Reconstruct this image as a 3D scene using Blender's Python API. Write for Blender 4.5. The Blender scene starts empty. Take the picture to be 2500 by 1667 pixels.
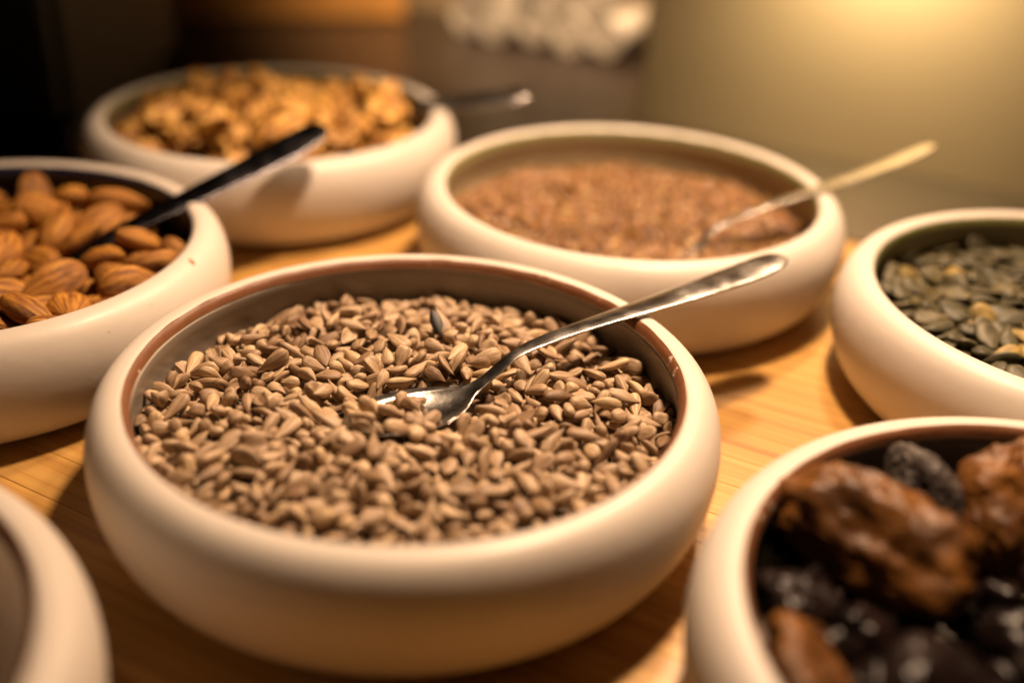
import bpy, bmesh
# ================================================================ camera, world, lamps, exposure
sc = bpy.context.scene
S = 0.09                                   # one unit of the layout (opening radius of a bowl) in metres
ZR = 0.485 * S                             # height of the bowls' glaze line over the board (board top is z = 0)
import math
from mathutils import Matrix, Vector
cam_d = bpy.data.cameras.new('camera'); cam = bpy.data.objects.new('camera', cam_d); sc.collection.objects.link(cam); sc.camera = cam
p, r = math.radians(28.0976), math.radians(2.5102)
fw = Vector((0, math.cos(p), -math.sin(p))); up0 = Vector((0, math.sin(p), math.cos(p))); rt0 = Vector((1, 0, 0))
rt = rt0 * math.cos(r) + up0 * math.sin(r); up = -rt0 * math.sin(r) + up0 * math.cos(r)
M = Matrix((rt, up, -fw)).transposed().to_4x4(); M.translation = (0, 0, ZR + 1.9736 * S)
cam.matrix_world = M
cam_d.sensor_width = 36; cam_d.lens = 38.24; cam_d.clip_start = .01; cam_d.clip_end = 50
cam_d.dof.use_dof = True; cam_d.dof.focus_distance = .372; cam_d.dof.aperture_fstop = 2.6; cam_d.dof.aperture_blades = 0

w = bpy.data.worlds.new('World'); sc.world = w; w.use_nodes = True
bg = w.node_tree.nodes['Background']; bg.inputs[0].default_value = (1, .66, .42, 1); bg.inputs[1].default_value = .009

def lamp(name, kind, loc, aim, power, color, size=.1, **kw):
    d = bpy.data.lights.new(name, kind); o = bpy.data.objects.new(name, d); sc.collection.objects.link(o)
    o.location = Vector(loc) * S; v = Vector(aim) * S - o.location; o.rotation_euler = v.to_track_quat('-Z', 'Y').to_euler()
    d.energy = power; d.color = color
    if kind == 'AREA': d.shape = 'DISK'; d.size = size
    if kind == 'SPOT': d.shadow_soft_size = size; d.spot_size = math.radians(kw.get('cone', 60)); d.spot_blend = kw.get('blend', .6)
    return o
WARM = (1, .67, .42)
lamp('buffet_heat_lamp', 'SPOT', (1.1, 4.8, 6.2), (.6, 4.5, 0), 27, WARM, .03, cone=76, blend=.85)
lamp('buffet_heat_lamp', 'SPOT', (2.2, 7.5, 5.6), (.3, 4.2, 0), 12, WARM, .03, cone=72, blend=.7)
lamp('added_backdrop_spot', 'SPOT', (2.15, 7.35, 1.95), (2.62, 8.1, .85), 3.0, (1, .78, .46), .03, cone=150, blend=1.)  # added unseen spot, makes the glow on the partition
lamp('added_backdrop_spot', 'SPOT', (-.1, 9.6, 5.0), (0, 11.5, .4), 26, (1, .68, .40), .05, cone=60, blend=.8)  # added unseen spot to brighten the napkins and crate
sc.view_settings.view_transform = 'Standard'; sc.view_settings.look = 'None'; sc.view_settings.exposure = 0.0; sc.view_settings.gamma = 1
sc.cycles.use_denoising = True
sc.cycles.max_bounces = 8
try: sc.cycles.denoiser = 'OPENIMAGEDENOISE'
except Exception: pass
import numpy as np, math, random
from mathutils import noise as mnoise, Vector, Matrix, Quaternion
# ---------------------------------------------------------------- geometry helpers (all in centimetres, local frame)
U = 9.0                                   # opening radius of a bowl, cm
HB = 0.485 * U                            # height of a bowl's glaze line above the board, cm
CEN = {'sunflower': (-.359, 3.384), 'almond': (-2.431, 4.388), 'walnut': (-1.53, 6.521),
       'flax': (.588, 5.45), 'pumpkin': (2.556, 4.262), 'fruit': (1.634, 2.195), 'corner': (-2.09, 1.725)}

def bowl_profile():
    rc, zc, R, zR, rB, H = 1.004, .034, 1.125, .165, .86, .485
    o = [(0, -.462), (.70, -.462), (.74, -.472), (.78, -.485), (.815, -.483)]
    for k in range(1, 13):
        t = math.pi / 2 * (1 - k / 12)
        o.append((rB + (R - rB) * math.cos(t) ** .9, -zR - (H - zR) * math.sin(t) ** .95))
    for k in range(1, 13):
        t = math.pi / 2 * (1 - k / 12)
        o.append((rc + (R - rc) * math.sin(t) ** .85, -zR + (zR + zc) * math.cos(t)))
    o += [(.992, .033), (.978, .026), (.968, .012), (.962, -.006), (.962, -.03), (.968, -.06),
          (.985, -.12), (.99, -.2), (.98, -.28), (.94, -.35), (.85, -.405), (.7, -.425), (.35, -.43), (0, -.43)]
    return [(r * U, z * U) for r, z in o]

def lathe(profile, n):
    V, F, rings = [], [], []
    for r, z in profile:
        if r < 1e-6:
            rings.append([len(V)]); V.append((0, 0, z))
        else:
            b = len(V); rings.append(list(range(b, b + n)))
            for k in range(n):
                a = 2 * math.pi * k / n
                V.append((r * math.cos(a), r * math.sin(a), z))
    for a, b in zip(rings[:-1], rings[1:]):
        if len(a) == 1 and len(b) == 1: continue
        for k in range(n):
            k2 = (k + 1) % n
            if len(a) == 1: F.append((a[0], b[k2], b[k]))
            elif len(b) == 1: F.append((a[k], a[k2], b[0]))
            else: F.append((a[k], a[k2], b[k2], b[k]))
    return V, F

def tube_uv(nu, nv, fn):
    """closed body along x: fn(t in 0..1, phi) -> (x, y, z); poles at both ends; gives vertices, faces and per-corner uvs"""
    V = [fn(0, 0)]
    for j in range(1, nv):
        for k in range(nu):
            V.append(fn(j / nv, 2 * math.pi * k / nu))
    V.append(fn(1, 0)); F, T = [], []
    at = lambda j, k: 1 + (j - 1) * nu + k % nu
    for k in range(nu):
        F.append((0, at(1, k + 1), at(1, k))); T.append(((k + .5) / nu, 0, (k + 1) / nu, 1 / nv, k / nu, 1 / nv))
        for j in range(1, nv - 1):
            F.append((at(j, k), at(j, k + 1), at(j + 1, k + 1), at(j + 1, k)))
            T.append((k / nu, j / nv, (k + 1) / nu, j / nv, (k + 1) / nu, (j + 1) / nv, k / nu, (j + 1) / nv))
        F.append((at(nv - 1, k), at(nv - 1, k + 1), len(V) - 1))
        T.append((k / nu, 1 - 1 / nv, (k + 1) / nu, 1 - 1 / nv, (k + .5) / nu, 1))
    return V, F, T

def pn(x, y, z): return mnoise.noise(Vector((x, y, z)))

def kernel(i, nu=14, nv=10):
    """hulled sunflower kernel, about 1 cm long"""
    g = random.Random(100 + i)
    L = g.uniform(.80, 1.15); W = g.uniform(.38, .54); T = g.uniform(.21, .31)
    e1, e2 = g.uniform(.55, .8), g.uniform(.8, 1.25); bend = g.uniform(-.10, .10); side = g.uniform(-.06, .06)
    blunt = g.random() < .4; s = g.uniform(0, 50); broken = i % 4 == 3
    if broken: L *= g.uniform(.5, .72)
    curl = g.uniform(.12, .22) if i % 6 == 2 else 0
    def fn(t, p):
        tt = min(max(t, .0), 1)
        w = max(math.sin(math.pi * tt ** e1), 0) ** (.62 if not blunt else .5)
        if t > .5: w *= 1 - .72 * ((t - .5) / .5) ** (e2 + .15)
        c, sn = math.cos(p), math.sin(p)
        r = 1 + .04 * math.cos(3 * p + s) + .022 * math.cos(9 * p + 2 * s) + .16 * pn(2.2 * t + s, c * 1.2, sn * 1.2)
        y = W / 2 * w * r * c; z = T / 2 * w * r * (abs(sn) ** .85) * (1 if sn > 0 else -1)
        u = t - .5
        return (L * u, y + side * (u * 2) ** 2 * .5, z + bend * (u * 2) ** 2 - curl * (y / (W / 2)) ** 2)
    return tube_uv(nu, nv, fn)

def almond(i, nu=44, nv=30):
    g = random.Random(300 + i)
    L = g.uniform(2.15, 2.55); W = g.uniform(1.18, 1.38); T = g.uniform(.72, .9); s = g.uniform(0, 90); bend = g.uniform(-.06, .06)
    def fn(t, p):
        w = max(math.sin(math.pi * t ** .78), 0) ** .66
        if t > .55: w *= 1 - .42 * ((t - .55) / .45) ** 1.1
        c, sn = math.cos(p), math.sin(p)
        q = p + .55 * pn(t * 3 + s, c * .8, sn * .8)
        r = 1 + .05 * pn(t * 2 + s, c, sn)
        ridge = 0
        for k, am in ((9, .006), (15, .011), (23, .013), (35, .010)):
            m = .5 + pn(t * 4 + k * 3.1 + s, c * 2, sn * 2)
            ridge += am * (abs(math.sin(k * q / 2 + 3 * pn(t * 2.2 + k, c + s, sn))) - .6) * max(m, 0) * 1.7
        ridge += .012 * pn(t * 9 + s, c * 5, sn * 5)
        f = min(1, w * 1.5)
        y = W / 2 * w * r * c + ridge * f * c * 1.0; z = T / 2 * w * r * sn + ridge * f * sn * 1.3
        return (L * (t - .5), y, z + bend * (2 * t - 1) ** 2)
    return tube_uv(nu, nv, fn)

def walnut(i, nu=34, nv=22):
    g = random.Random(500 + i); s = g.uniform(0, 90)
    L = g.uniform(2.5, 3.1); W = g.uniform(2.0, 2.6); T = g.uniform(1.2, 1.6); frag = i % 2 == 1
    if frag: L *= .8; W *= .62
    def fn(t, p):
        w = max(math.sin(math.pi * t), 0) ** .55
        c, sn = math.cos(p), math.sin(p); x = L * (t - .5)
        y, z = W / 2 * w * c, T / 2 * w * sn
        if z < 0: z *= .45
        fold = abs(pn(x * 1.5 + s, y * 1.5, z * 1.6)) * 1.5 - .35 + 1.0 * abs(pn(x * 3 + s, y * 3, z * 3 + 5)) - .25 + .5 * abs(pn(x * 6, y * 6 + s, z * 6))
        d = .58 * (fold - .12) * w
        gro = math.exp(-(y / .22) ** 2) * (.28 if z > 0 else .1) * w
        n = Vector((x / L, y / W, z / T)); n = n.normalized() if n.length > 1e-6 else Vector((1, 0, 0))
        return (x + n.x * d, y + n.y * d, z + n.z * d - gro)
    return tube_uv(nu, nv, fn)

def pumpkin(i, nu=18, nv=12):
    g = random.Random(700 + i); s = g.uniform(0, 90)
    L = g.uniform(1.2, 1.45); W = g.uniform(.66, .82); T = g.uniform(.2, .28); bend = g.uniform(-.08, .08)
    def fn(t, p):
        w = max(math.sin(math.pi * t ** .72), 0) ** .6
        if t > .6: w *= 1 - .4 * ((t - .6) / .4) ** 1.2
        c, sn = math.cos(p), math.sin(p)
        r = 1 + .06 * pn(2 * t + s, c, sn)
        prof = abs(sn) ** 1.3 * (1 if sn > 0 else -1)
        return (L * (t - .5), W / 2 * w * r * c, T / 2 * min(1, w * 1.2) * prof + bend * (2 * t - 1) ** 2 + .02 * pn(t * 5, c * 3 + s, sn * 3))
    return tube_uv(nu, nv, fn)

def raisin(i, nu=20, nv=14):
    g = random.Random(900 + i); s = g.uniform(0, 90)
    L = g.uniform(1.1, 1.6); W = g.uniform(.75, 1.0); T = g.uniform(.55, .75)
    def fn(t, p):
        w = max(math.sin(math.pi * t), 0) ** .6; c, sn = math.cos(p), math.sin(p)
        x, y, z = L * (t - .5), W / 2 * w * c, T / 2 * w * sn
        d = 1 + .5 * (abs(pn(x * 2.2 + s, y * 3, z * 3)) * 2 - .5) * w
        return (x, y * d, z * d)
    return tube_uv(nu, nv, fn)

def fruit(i, L, W, T, rough=1., nu=84, nv=60):
    """wrinkled dried fruit: apricot half or prune"""
    s = 13.7 * i
    def fn(t, p):
        w = max(math.sin(math.pi * t), 0) ** .55; c, sn = math.cos(p), math.sin(p)
        x, y, z = L * (t - .5), W / 2 * w * c, T / 2 * w * sn
        a = pn(x * .55 + s, y * .6, z * .8) * .30 + pn(x * 1.3 + s, y * 1.4, z * 1.5) * .13
        a += ((.5 - abs(pn(x * 1.7 + s, y * 2.6, z * 2.6))) ** 2 - .15) * .15 * rough + ((.5 - abs(pn(x * 4 + s, y * 5, z * 5))) ** 2 - .15) * .14 * rough + pn(x * 9, y * 9 + s, z * 9) * .035
        n = Vector((x / L, y / W, z / T)); n = n.normalized() if n.length > 1e-6 else Vector((1 if t > .5 else -1, 0, 0))
        a *= min(W, T * 1.6) * .55
        dent = .10 * T * math.exp(-((x / (L * .3)) ** 2 + (y / (W * .26)) ** 2)) if z > 0 else 0
        return (x + n.x * a, y + n.y * a, z + n.z * a - dent)
    return tube_uv(nu, nv, fn)

def scaled(fn, k):
    def f(i, *a):
        V, F, T = fn(i, *a); return [(x * k, y * k, z * k) for x, y, z in V], F, T
    return f
kernel = scaled(kernel, 1.12); almond = scaled(almond, 1.24); walnut = scaled(walnut, .84); pumpkin = scaled(pumpkin, 1.15); raisin = scaled(raisin, 1.5)
# serving spoon: x along the handle (0 = neck), tip of the bowl at negative x.  station: x, z, half width, bowl depth (in U)
SPOON = [(-.52, -.062, .012, .004), (-.51, -.064, .045, .012), (-.485, -.066, .082, .024), (-.44, -.068, .117, .040), (-.37, -.071, .146, .055),
         (-.29, -.074, .160, .062), (-.21, -.078, .156, .060), (-.14, -.081, .134, .050), (-.08, -.083, .098, .034), (-.04, -.082, .064, .018),
         (-.01, -.077, .042, .006), (.03, -.064, .033, -.001), (.08, -.042, .030, -.003), (.14, -.010, .029, -.004), (.20, .017, .029, -.004),
         (.30, .034, 0.037, -.004), (.44, .044, 0.043, -.005), (.60, .049, 0.050, -.006), (.80, .052, 0.061, -.007), (1.0, .055, 0.072, -.008),
         (1.2, .061, 0.083, -.009), (1.38, .071, 0.090, -.009), (1.48, .081, 0.089, -.008), (1.55, .090, 0.079, -.007), (1.595, .097, 0.060, -.005), (1.62, .101, 0.030, -.003), (1.628, .102, 0.007, -.001)]
def smooth_stations(st, m):
    st = np.array(st); t = np.arange(len(st)); q = np.linspace(0, len(st) - 1, (len(st) - 1) * m + 1); out = []
    for a in q:                                       # Catmull-Rom
        i = min(int(a), len(st) - 2); f = a - i
        p0, p1, p2, p3 = st[max(i - 1, 0)], st[i], st[i + 1], st[min(i + 2, len(st) - 1)]
        out.append(.5 * (2 * p1 + (p2 - p0) * f + (2 * p0 - 5 * p1 + 4 * p2 - p3) * f * f + (3 * p1 - p0 - 3 * p2 + p3) * f ** 3))
    return out
def spoon(m=3, nw=14, th=.011):
    st = smooth_stations(SPOON, m); V, F = [], []; n = 2 * nw
    for x, z, w, d in st:
        t = th if x > .1 else th * (.55 + .45 * max(0, (x + .15) / .25) if x > -.15 else .55)
        for k in range(nw):                           # upper side
            v = -1 + 2 * (k + .5) / nw; V.append((x * U, w * v * U, (z - d * (1 - abs(v) ** 2.2)) * U))
        for k in range(nw):                           # lower side
            v = 1 - 2 * (k + .5) / nw; V.append((x * U, w * v * 1.0 * U, (z - d * (1 - abs(v) ** 2.2) - t * (1 - .75 * abs(v) ** 4)) * U))
    for j in range(len(st) - 1):
        for k in range(n): F.append((j * n + k, j * n + (k + 1) % n, (j + 1) * n + (k + 1) % n, (j + 1) * n + k))
    F.append(tuple(range(n))[::-1]); F.append(tuple(range((len(st) - 1) * n, len(st) * n)))
    return V, F
def spoon_matrix(tip, az, pitch):
    """world (cm, z from glaze line) matrix that brings the handle's end to tip"""
    R = Matrix.Rotation(math.radians(az), 4, 'Z') @ Matrix.Rotation(math.radians(-pitch), 4, 'Y')
    off = R @ Vector((1.62 * U, 0, .101 * U))
    return Matrix.Translation(Vector(tip) * U - off) @ R
SPOON_M = {'sunflower': Matrix.Translation(Vector((-.139, 3.461, 0)) * U) @ Matrix.Rotation(math.radians(36), 4, 'Z') @ Matrix.Rotation(math.radians(-2), 4, 'X'),
           'almond': spoon_matrix((-1.055, 5.535, .256), 46.8, 11) @ Matrix.Rotation(math.radians(20), 4, 'X'),
           'flax': spoon_matrix((2.263, 5.811, .199), 26.8, 8) @ Matrix.Rotation(math.radians(-13), 4, 'X'),
           'walnut': spoon_matrix((.037, 6.80, .142), 5.5, 5) @ Matrix.Rotation(math.radians(17), 4, 'X')}
# ================================================================ scene helpers (metres)
CM = .01
col = sc.collection
def mesh(name, V, F, T=None, mat=None, smooth=True, scale=CM):
    me = bpy.data.meshes.new(name); me.from_pydata([(v[0] * scale, v[1] * scale, v[2] * scale) for v in V], [], F)
    if T:
        uv = me.uv_layers.new(name='UVMap'); flat = [x for t in T for x in t]; uv.data.foreach_set('uv', flat)
    if smooth: me.polygons.foreach_set('use_smooth', [True] * len(me.polygons))
    if mat: me.materials.append(mat)
    me.update(); return me
def obj(name, me, parent=None, loc=None, M=None, label=None, cat=None, group=None, kind=None):
    o = bpy.data.objects.new(name, me); col.objects.link(o)
    if parent: o.parent = parent
    if M is not None: o.matrix_world = M
    elif loc: o.location = loc
    for k, v in (('label', label), ('category', cat), ('group', group), ('kind', kind)):
        if v: o[k] = v
    return o
def box(x0, x1, y0, y1, z0, z1, bev=0, seg=2):
    bm = bmesh.new(); bmesh.ops.create_cube(bm, size=1)
    for v in bm.verts: v.co = ((x0 + x1) / 2 + v.co.x * (x1 - x0), (y0 + y1) / 2 + v.co.y * (y1 - y0), (z0 + z1) / 2 + v.co.z * (z1 - z0))
    if bev: bmesh.ops.bevel(bm, geom=list(bm.edges), offset=bev, segments=seg, affect='EDGES', profile=.5)
    return bm
def bmo(name, bm, mat, **kw):
    me = bpy.data.meshes.new(name); bm.to_mesh(me); bm.free(); me.materials.append(mat)
    return obj(name, me, **kw)
# ---------------------------------------------------------------- materials
class NT:
    def __init__(s, name):
        s.m = bpy.data.materials.new(name); s.m.use_nodes = True; s.t = s.m.node_tree; s.b = s.t.nodes['Principled BSDF']
    def n(s, typ, **kw):
        nd = s.t.nodes.new(typ)
        for k, v in kw.items():
            if k.startswith('_'): nd.inputs[k[1:].replace('_', ' ')].default_value = v
            else: setattr(nd, k, v)
        return nd
    def l(s, a, b): s.t.links.new(a, b); return s
    def set(s, **kw):
        for k, v in kw.items(): s.b.inputs[k.replace('_', ' ')].default_value = v
        return s
    def math(s, op, a, b=None, clamp=False):
        nd = s.n('ShaderNodeMath', operation=op, use_clamp=clamp)
        for i, x in enumerate((a, b)):
            if x is None: continue
            if isinstance(x, (int, float)): nd.inputs[i].default_value = x
            else: s.l(x, nd.inputs[i])
        return nd.outputs[0]
    def ramp(s, fac, stops):
        nd = s.n('ShaderNodeValToRGB'); e = nd.color_ramp.elements
        while len(e) < len(stops): e.new(.5)
        for k, (pos, c) in enumerate(stops): e[k].position = pos; e[k].color = (*c, 1)
        s.l(fac, nd.inputs[0]); return nd.outputs[0]
    def noise(s, vec=None, scale=5, detail=4, rough=.55, dims='3D', w=None):
        nd = s.n('ShaderNodeTexNoise', noise_dimensions=dims); nd.inputs['Scale'].default_value = scale; nd.inputs['Detail'].default_value = detail; nd.inputs['Roughness'].default_value = rough
        if vec is not None: s.l(vec, nd.inputs['Vector'])
        if w is not None: s.l(w, nd.inputs['W'])
        return nd.outputs['Fac']
    def mapping(s, vec, scale=(1, 1, 1), loc=None):
        nd = s.n('ShaderNodeMapping'); s.l(vec, nd.inputs['Vector']); nd.inputs['Scale'].default_value = scale
        if loc is not None: s.l(loc, nd.inputs['Location'])
        return nd.outputs[0]
    def mix(s, fac, a, b, mode='MIX'):
        nd = s.n('ShaderNodeMix', data_type='RGBA', blend_type=mode)
        for i, x in ((0, fac), (6, a), (7, b)):
            if isinstance(x, (int, float)): nd.inputs[i].default_value = x
            elif isinstance(x, tuple): nd.inputs[i].default_value = (*x, 1)
            else: s.l(x, nd.inputs[i])
        return nd.outputs[2]
    def bump(s, h, strength=.3, dist=.001):
        nd = s.n('ShaderNodeBump'); nd.inputs['Strength'].default_value = strength; nd.inputs['Distance'].default_value = dist
        s.l(h, nd.inputs['Height']); s.l(nd.outputs[0], s.b.inputs['Normal']); return s
    def rnd(s):
        a = s.n('ShaderNodeAttribute', attribute_name='rnd'); o = s.n('ShaderNodeObjectInfo')
        return s.math('FRACT', s.math('ADD', a.outputs['Fac'], o.outputs['Random']))
    def streaks(s, su, sv, rnd, detail=3, rough=.6):
        """noise drawn out along a seed: u runs round it, v along it"""
        uv = s.n('ShaderNodeUVMap').outputs[0]; off = s.n('ShaderNodeCombineXYZ'); s.l(s.math('MULTIPLY', rnd, 37.), off.inputs[0]); s.l(s.math('MULTIPLY', rnd, 91.), off.inputs[2])
        return s.noise(s.mapping(uv, (su, sv, 1), off.outputs[0]), 1, detail, rough)

def m_ceramic():
    t = NT('cream_glazed_ceramic'); co = t.n('ShaderNodeTexCoord').outputs['Object']
    n1 = t.noise(co, 18, 3); sp = t.noise(co, 420, 1, .4)
    c = t.ramp(n1, [(.3, (.55, .495, .435)), (.75, (.595, .54, .48))])
    c = t.mix(t.ramp(sp, [(.76, (0, 0, 0)), (.79, (1, 1, 1))]), c, (.42, .34, .25))
    sm = t.noise(t.mapping(co, (14, 14, 40)), 1, 5, .65); c = t.mix(t.ramp(sm, [(.56, (0, 0, 0)), (.78, (.30, .30, .30))]), c, (.42, .345, .26))
    t.l(c, t.b.inputs['Base Color']); t.set(Coat_Weight=.05, Coat_Roughness=.22); t.l(t.math('ADD', t.math('MULTIPLY', sm, .35), .33), t.b.inputs['Roughness'])
    t.bump(t.math('ADD', t.noise(co, 45, 3), t.math('MULTIPLY', t.noise(co, 300, 2), .15)), .12, .002); return t.m
def m_band(name, colr, worn):
    t = NT(name); co = t.n('ShaderNodeTexCoord').outputs['Object']
    f = t.noise(co, 260, 5, .7); g = t.noise(co, 22, 2); h = t.noise(co, 900, 2)
    wear = t.math('ADD', t.math('ADD', t.math('MULTIPLY', f, .62), t.math('MULTIPLY', g, .5)), t.math('MULTIPLY', h, .22))
    m = t.ramp(wear, [(worn, (0, 0, 0)), (worn + .07, (1, 1, 1))])
    base = t.mix(f, tuple(x * .7 for x in colr), tuple(x * 1.35 for x in colr))
    t.l(t.mix(m, base, (.66, .56, .46)), t.b.inputs['Base Color']); t.set(Roughness=.5); t.bump(f, .25, .0006); return t.m
def m_kernel():
    t = NT('hulled_sunflower_kernel'); r = t.rnd(); s1 = t.streaks(16, 1.6, r); s2 = t.streaks(5, 3, r, 2)
    c = t.ramp(s1, [(.26, (.17, .108, .064)), (.48, (.34, .240, .150)), (.74, (.52, .39, .255))])
    tone = t.ramp(r, [(0, (.48, .38, .30)), (.15, (.74, .66, .58)), (.5, (1.0, .97, .94)), (.85, (1.14, 1.12, 1.08)), (1, (1.38, 1.36, 1.22))])
    c = t.mix(1., c, tone, 'MULTIPLY'); c = t.mix(t.ramp(s2, [(.62, (0, 0, 0)), (.8, (.55, .55, .55))]), c, (.55, .43, .28))
    t.l(c, t.b.inputs['Base Color']); t.set(Roughness=.55, Subsurface_Weight=.06); t.b.inputs['Subsurface Radius'].default_value = (.002, .001, .0006)
    t.bump(s1, .4, .0006); return t.m
def m_almond():
    t = NT('almond_skin'); r = t.rnd(); s1 = t.streaks(30, 1.8, r, 5, .68); s2 = t.streaks(70, 5, r, 2)
    f = t.math('ADD', t.math('MULTIPLY', s1, .75), t.math('MULTIPLY', s2, .25))
    c = t.ramp(f, [(.38, (.115, .038, .005)), (.49, (.33, .130, .014)), (.60, (.62, .32, .050))])
    c = t.mix(1., c, t.ramp(r, [(0, (.72, .66, .6)), (1, (1.1, 1.05, 1)),]), 'MULTIPLY')
    t.l(c, t.b.inputs['Base Color']); t.set(Roughness=.6); t.bump(f, .9, .0013); return t.m
def m_walnut():
    t = NT('walnut_skin'); r = t.rnd(); co = t.n('ShaderNodeTexCoord').outputs['Object']
    f = t.noise(co, 150, 4); g = t.noise(co, 60, 2)
    c = t.ramp(f, [(.32, (.15, .052, .009)), (.5, (.50, .26, .050)), (.68, (.78, .50, .15))])
    c = t.mix(1., c, t.ramp(r, [(0, (.7, .62, .5)), (.5, (1, .95, .9)), (1, (1.15, 1.12, 1))]), 'MULTIPLY')
    t.l(c, t.b.inputs['Base Color']); t.set(Roughness=.5); t.bump(f, .9, .002); return t.m
def m_flax():
    t = NT('flax_seed_hull'); r = t.rnd()
    c = t.ramp(r, [(0, (.12, .052, .016)), (.5, (.27, .130, .040)), (.88, (.43, .23, .075)), (1, (.66, .46, .21))])
    t.l(c, t.b.inputs['Base Color']); t.set(Roughness=.11, Specular_IOR_Level=.7); return t.m
def m_pumpkin(pale=False):
    t = NT('pale_pumpkin_seed_skin' if pale else 'pumpkin_seed_skin'); r = t.rnd(); s1 = t.streaks(8, 2, r, 4); s2 = t.streaks(3, 2.2, r, 2)
    c = t.ramp(s1, [(.3, (.032, .028, .016)), (.55, (.082, .072, .038)), (.75, (.17, .145, .08))])
    if pale: c = t.ramp(s1, [(.3, (.12, .088, .028)), (.55, (.26, .19, .065)), (.75, (.38, .29, .11))])
    c = t.mix(1., c, t.ramp(r, [(0, (.7, .7, .7)), (.5, (1, 1, 1)), (1, (1.25, 1.15, .95))]), 'MULTIPLY')
    t.l(c, t.b.inputs['Base Color']); t.set(Roughness=.5, Specular_IOR_Level=.3); t.bump(s1, .3, .0006); return t.m
def m_dried(name, a, b, bloom, rough, sss):
    t = NT(name); r = t.rnd(); co = t.n('ShaderNodeTexCoord').outputs['Object']
    f = t.noise(co, 90, 4); g = t.noise(co, 320, 5, .7); h = t.noise(co, 45, 2)
    c = t.mix(t.ramp(f, [(.3, (0, 0, 0)), (.7, (1, 1, 1))]), a, b)
    if bloom: c = t.mix(t.math('MULTIPLY', t.ramp(t.math('ADD', t.math('MULTIPLY', g, .6), t.math('MULTIPLY', h, .4)), [(.43, (0, 0, 0)), (.62, (1, 1, 1))]), bloom), c, (.20, .175, .15))
    t.l(c, t.b.inputs['Base Color']); t.set(Roughness=rough, Subsurface_Weight=sss, Specular_IOR_Level=.3 if sss > .1 else .22); t.b.inputs['Subsurface Radius'].default_value = (.006, .002, .0008)
    t.bump(g, .15, .0008); return t.m
def m_steel(colr=(.70, .67, .63)):
    t = NT('stainless_steel'); co = t.n('ShaderNodeTexCoord').outputs['Object']
    f = t.noise(t.mapping(co, (60, 900, 900)), 1, 3); g = t.noise(co, 700, 3, .7)
    t.set(Metallic=1., Base_Color=(*colr, 1))
    t.l(t.math('ADD', t.math('MULTIPLY', f, .12), t.math('MULTIPLY', t.ramp(t.noise(co, 90, 4), [(.35, (.13, .13, .13)), (.7, (.30, .30, .30))]), .8)), t.b.inputs['Roughness']); t.bump(t.math('ADD', g, t.math('MULTIPLY', t.noise(t.mapping(co, (90, 2600, 2600)), 1, 2), .5)), .2, .0003); return t.m
def m_bamboo():
    t = NT('bamboo_strip'); r = t.n('ShaderNodeObjectInfo').outputs['Random']; co = t.n('ShaderNodeTexCoord').outputs['Object']
    off = t.n('ShaderNodeCombineXYZ'); t.l(t.math('MULTIPLY', r, 40.), off.inputs[0]); t.l(t.math('MULTIPLY', r, 17.), off.inputs[2])
    v = t.mapping(co, (5, 260, 60), off.outputs[0]); f = t.noise(v, 1, 5, .62); v2 = t.mapping(co, (3, 900, 60), off.outputs[0]); g = t.noise(v2, 1, 3, .6)
    k = t.noise(t.mapping(co, (14, 30, 10), off.outputs[0]), 1, 3)
    c = t.ramp(f, [(.28, (.30, .145, .036)), (.5, (.47, .265, .072)), (.72, (.56, .345, .105))])
    c = t.mix(t.ramp(g, [(.22, (.75, .75, .75)), (.36, (0, 0, 0))]), c, (.20, .085, .022))
    c = t.mix(1., c, t.ramp(r, [(0, (.88, .85, .80)), (.6, (1, 1, 1)), (1, (1.06, 1.04, 1))]), 'MULTIPLY')
    c = t.mix(t.ramp(k, [(.68, (0, 0, 0)), (.8, (.35, .35, .35))]), c, (.22, .10, .03))
    t.l(c, t.b.inputs['Base Color']); t.set(Roughness=.42, Coat_Weight=.1, Coat_Roughness=.25); t.bump(f, .15, .0006); return t.m
def m_plain(name, colr, rough, nscale=20, var=.15, bump=0, **kw):
    t = NT(name); co = t.n('ShaderNodeTexCoord').outputs['Object']; f = t.noise(co, nscale, 4)
    t.l(t.mix(f, tuple(x * (1 - var) for x in colr), tuple(min(1, x * (1 + var)) for x in colr)), t.b.inputs['Base Color']); t.set(Roughness=rough, **kw)
    if bump: t.bump(f, bump, .002)
    return t.m
CER = m_ceramic(); BROWN = m_band('worn_brown_glaze', (.150, .056, .020), .79); BLUE = m_band('dark_blue_glaze', (.014, .018, .060), 1.05); GREEN = m_band('olive_green_glaze', (.15, .15, .04), .98)
KER = m_kernel(); ALM = m_almond(); WAL = m_walnut(); FLX = m_flax(); PUM = m_pumpkin(); PUMP = m_pumpkin(True); STEEL = m_steel(); STEEL_DARKENED = m_steel((.075, .072, .082)); BAM = m_bamboo()  # almond spoon: same steel, colour darkened to stand in for a dark reflection
APR = m_dried('dried_apricot_flesh', (.034, .011, .003), (.20, .080, .014), 0, .45, .3); PRB = m_dried('bloomed_prune_skin', (.010, .007, .007), (.030, .018, .016), .5, .5, .0); PRU = m_dried('prune_skin', (.005, .003, .003), (.015, .008, .007), .04, .25, .0)
RAI = m_dried('raisin_skin', (.003, .002, .002), (.012, .005, .004), .02, .28, .0)
HUSK = m_plain('black_sunflower_husk', (.012, .010, .009), .5, 300)
COUNTER = m_plain('dark_brown_worktop', (.028, .018, .013), .30, 30)

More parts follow.
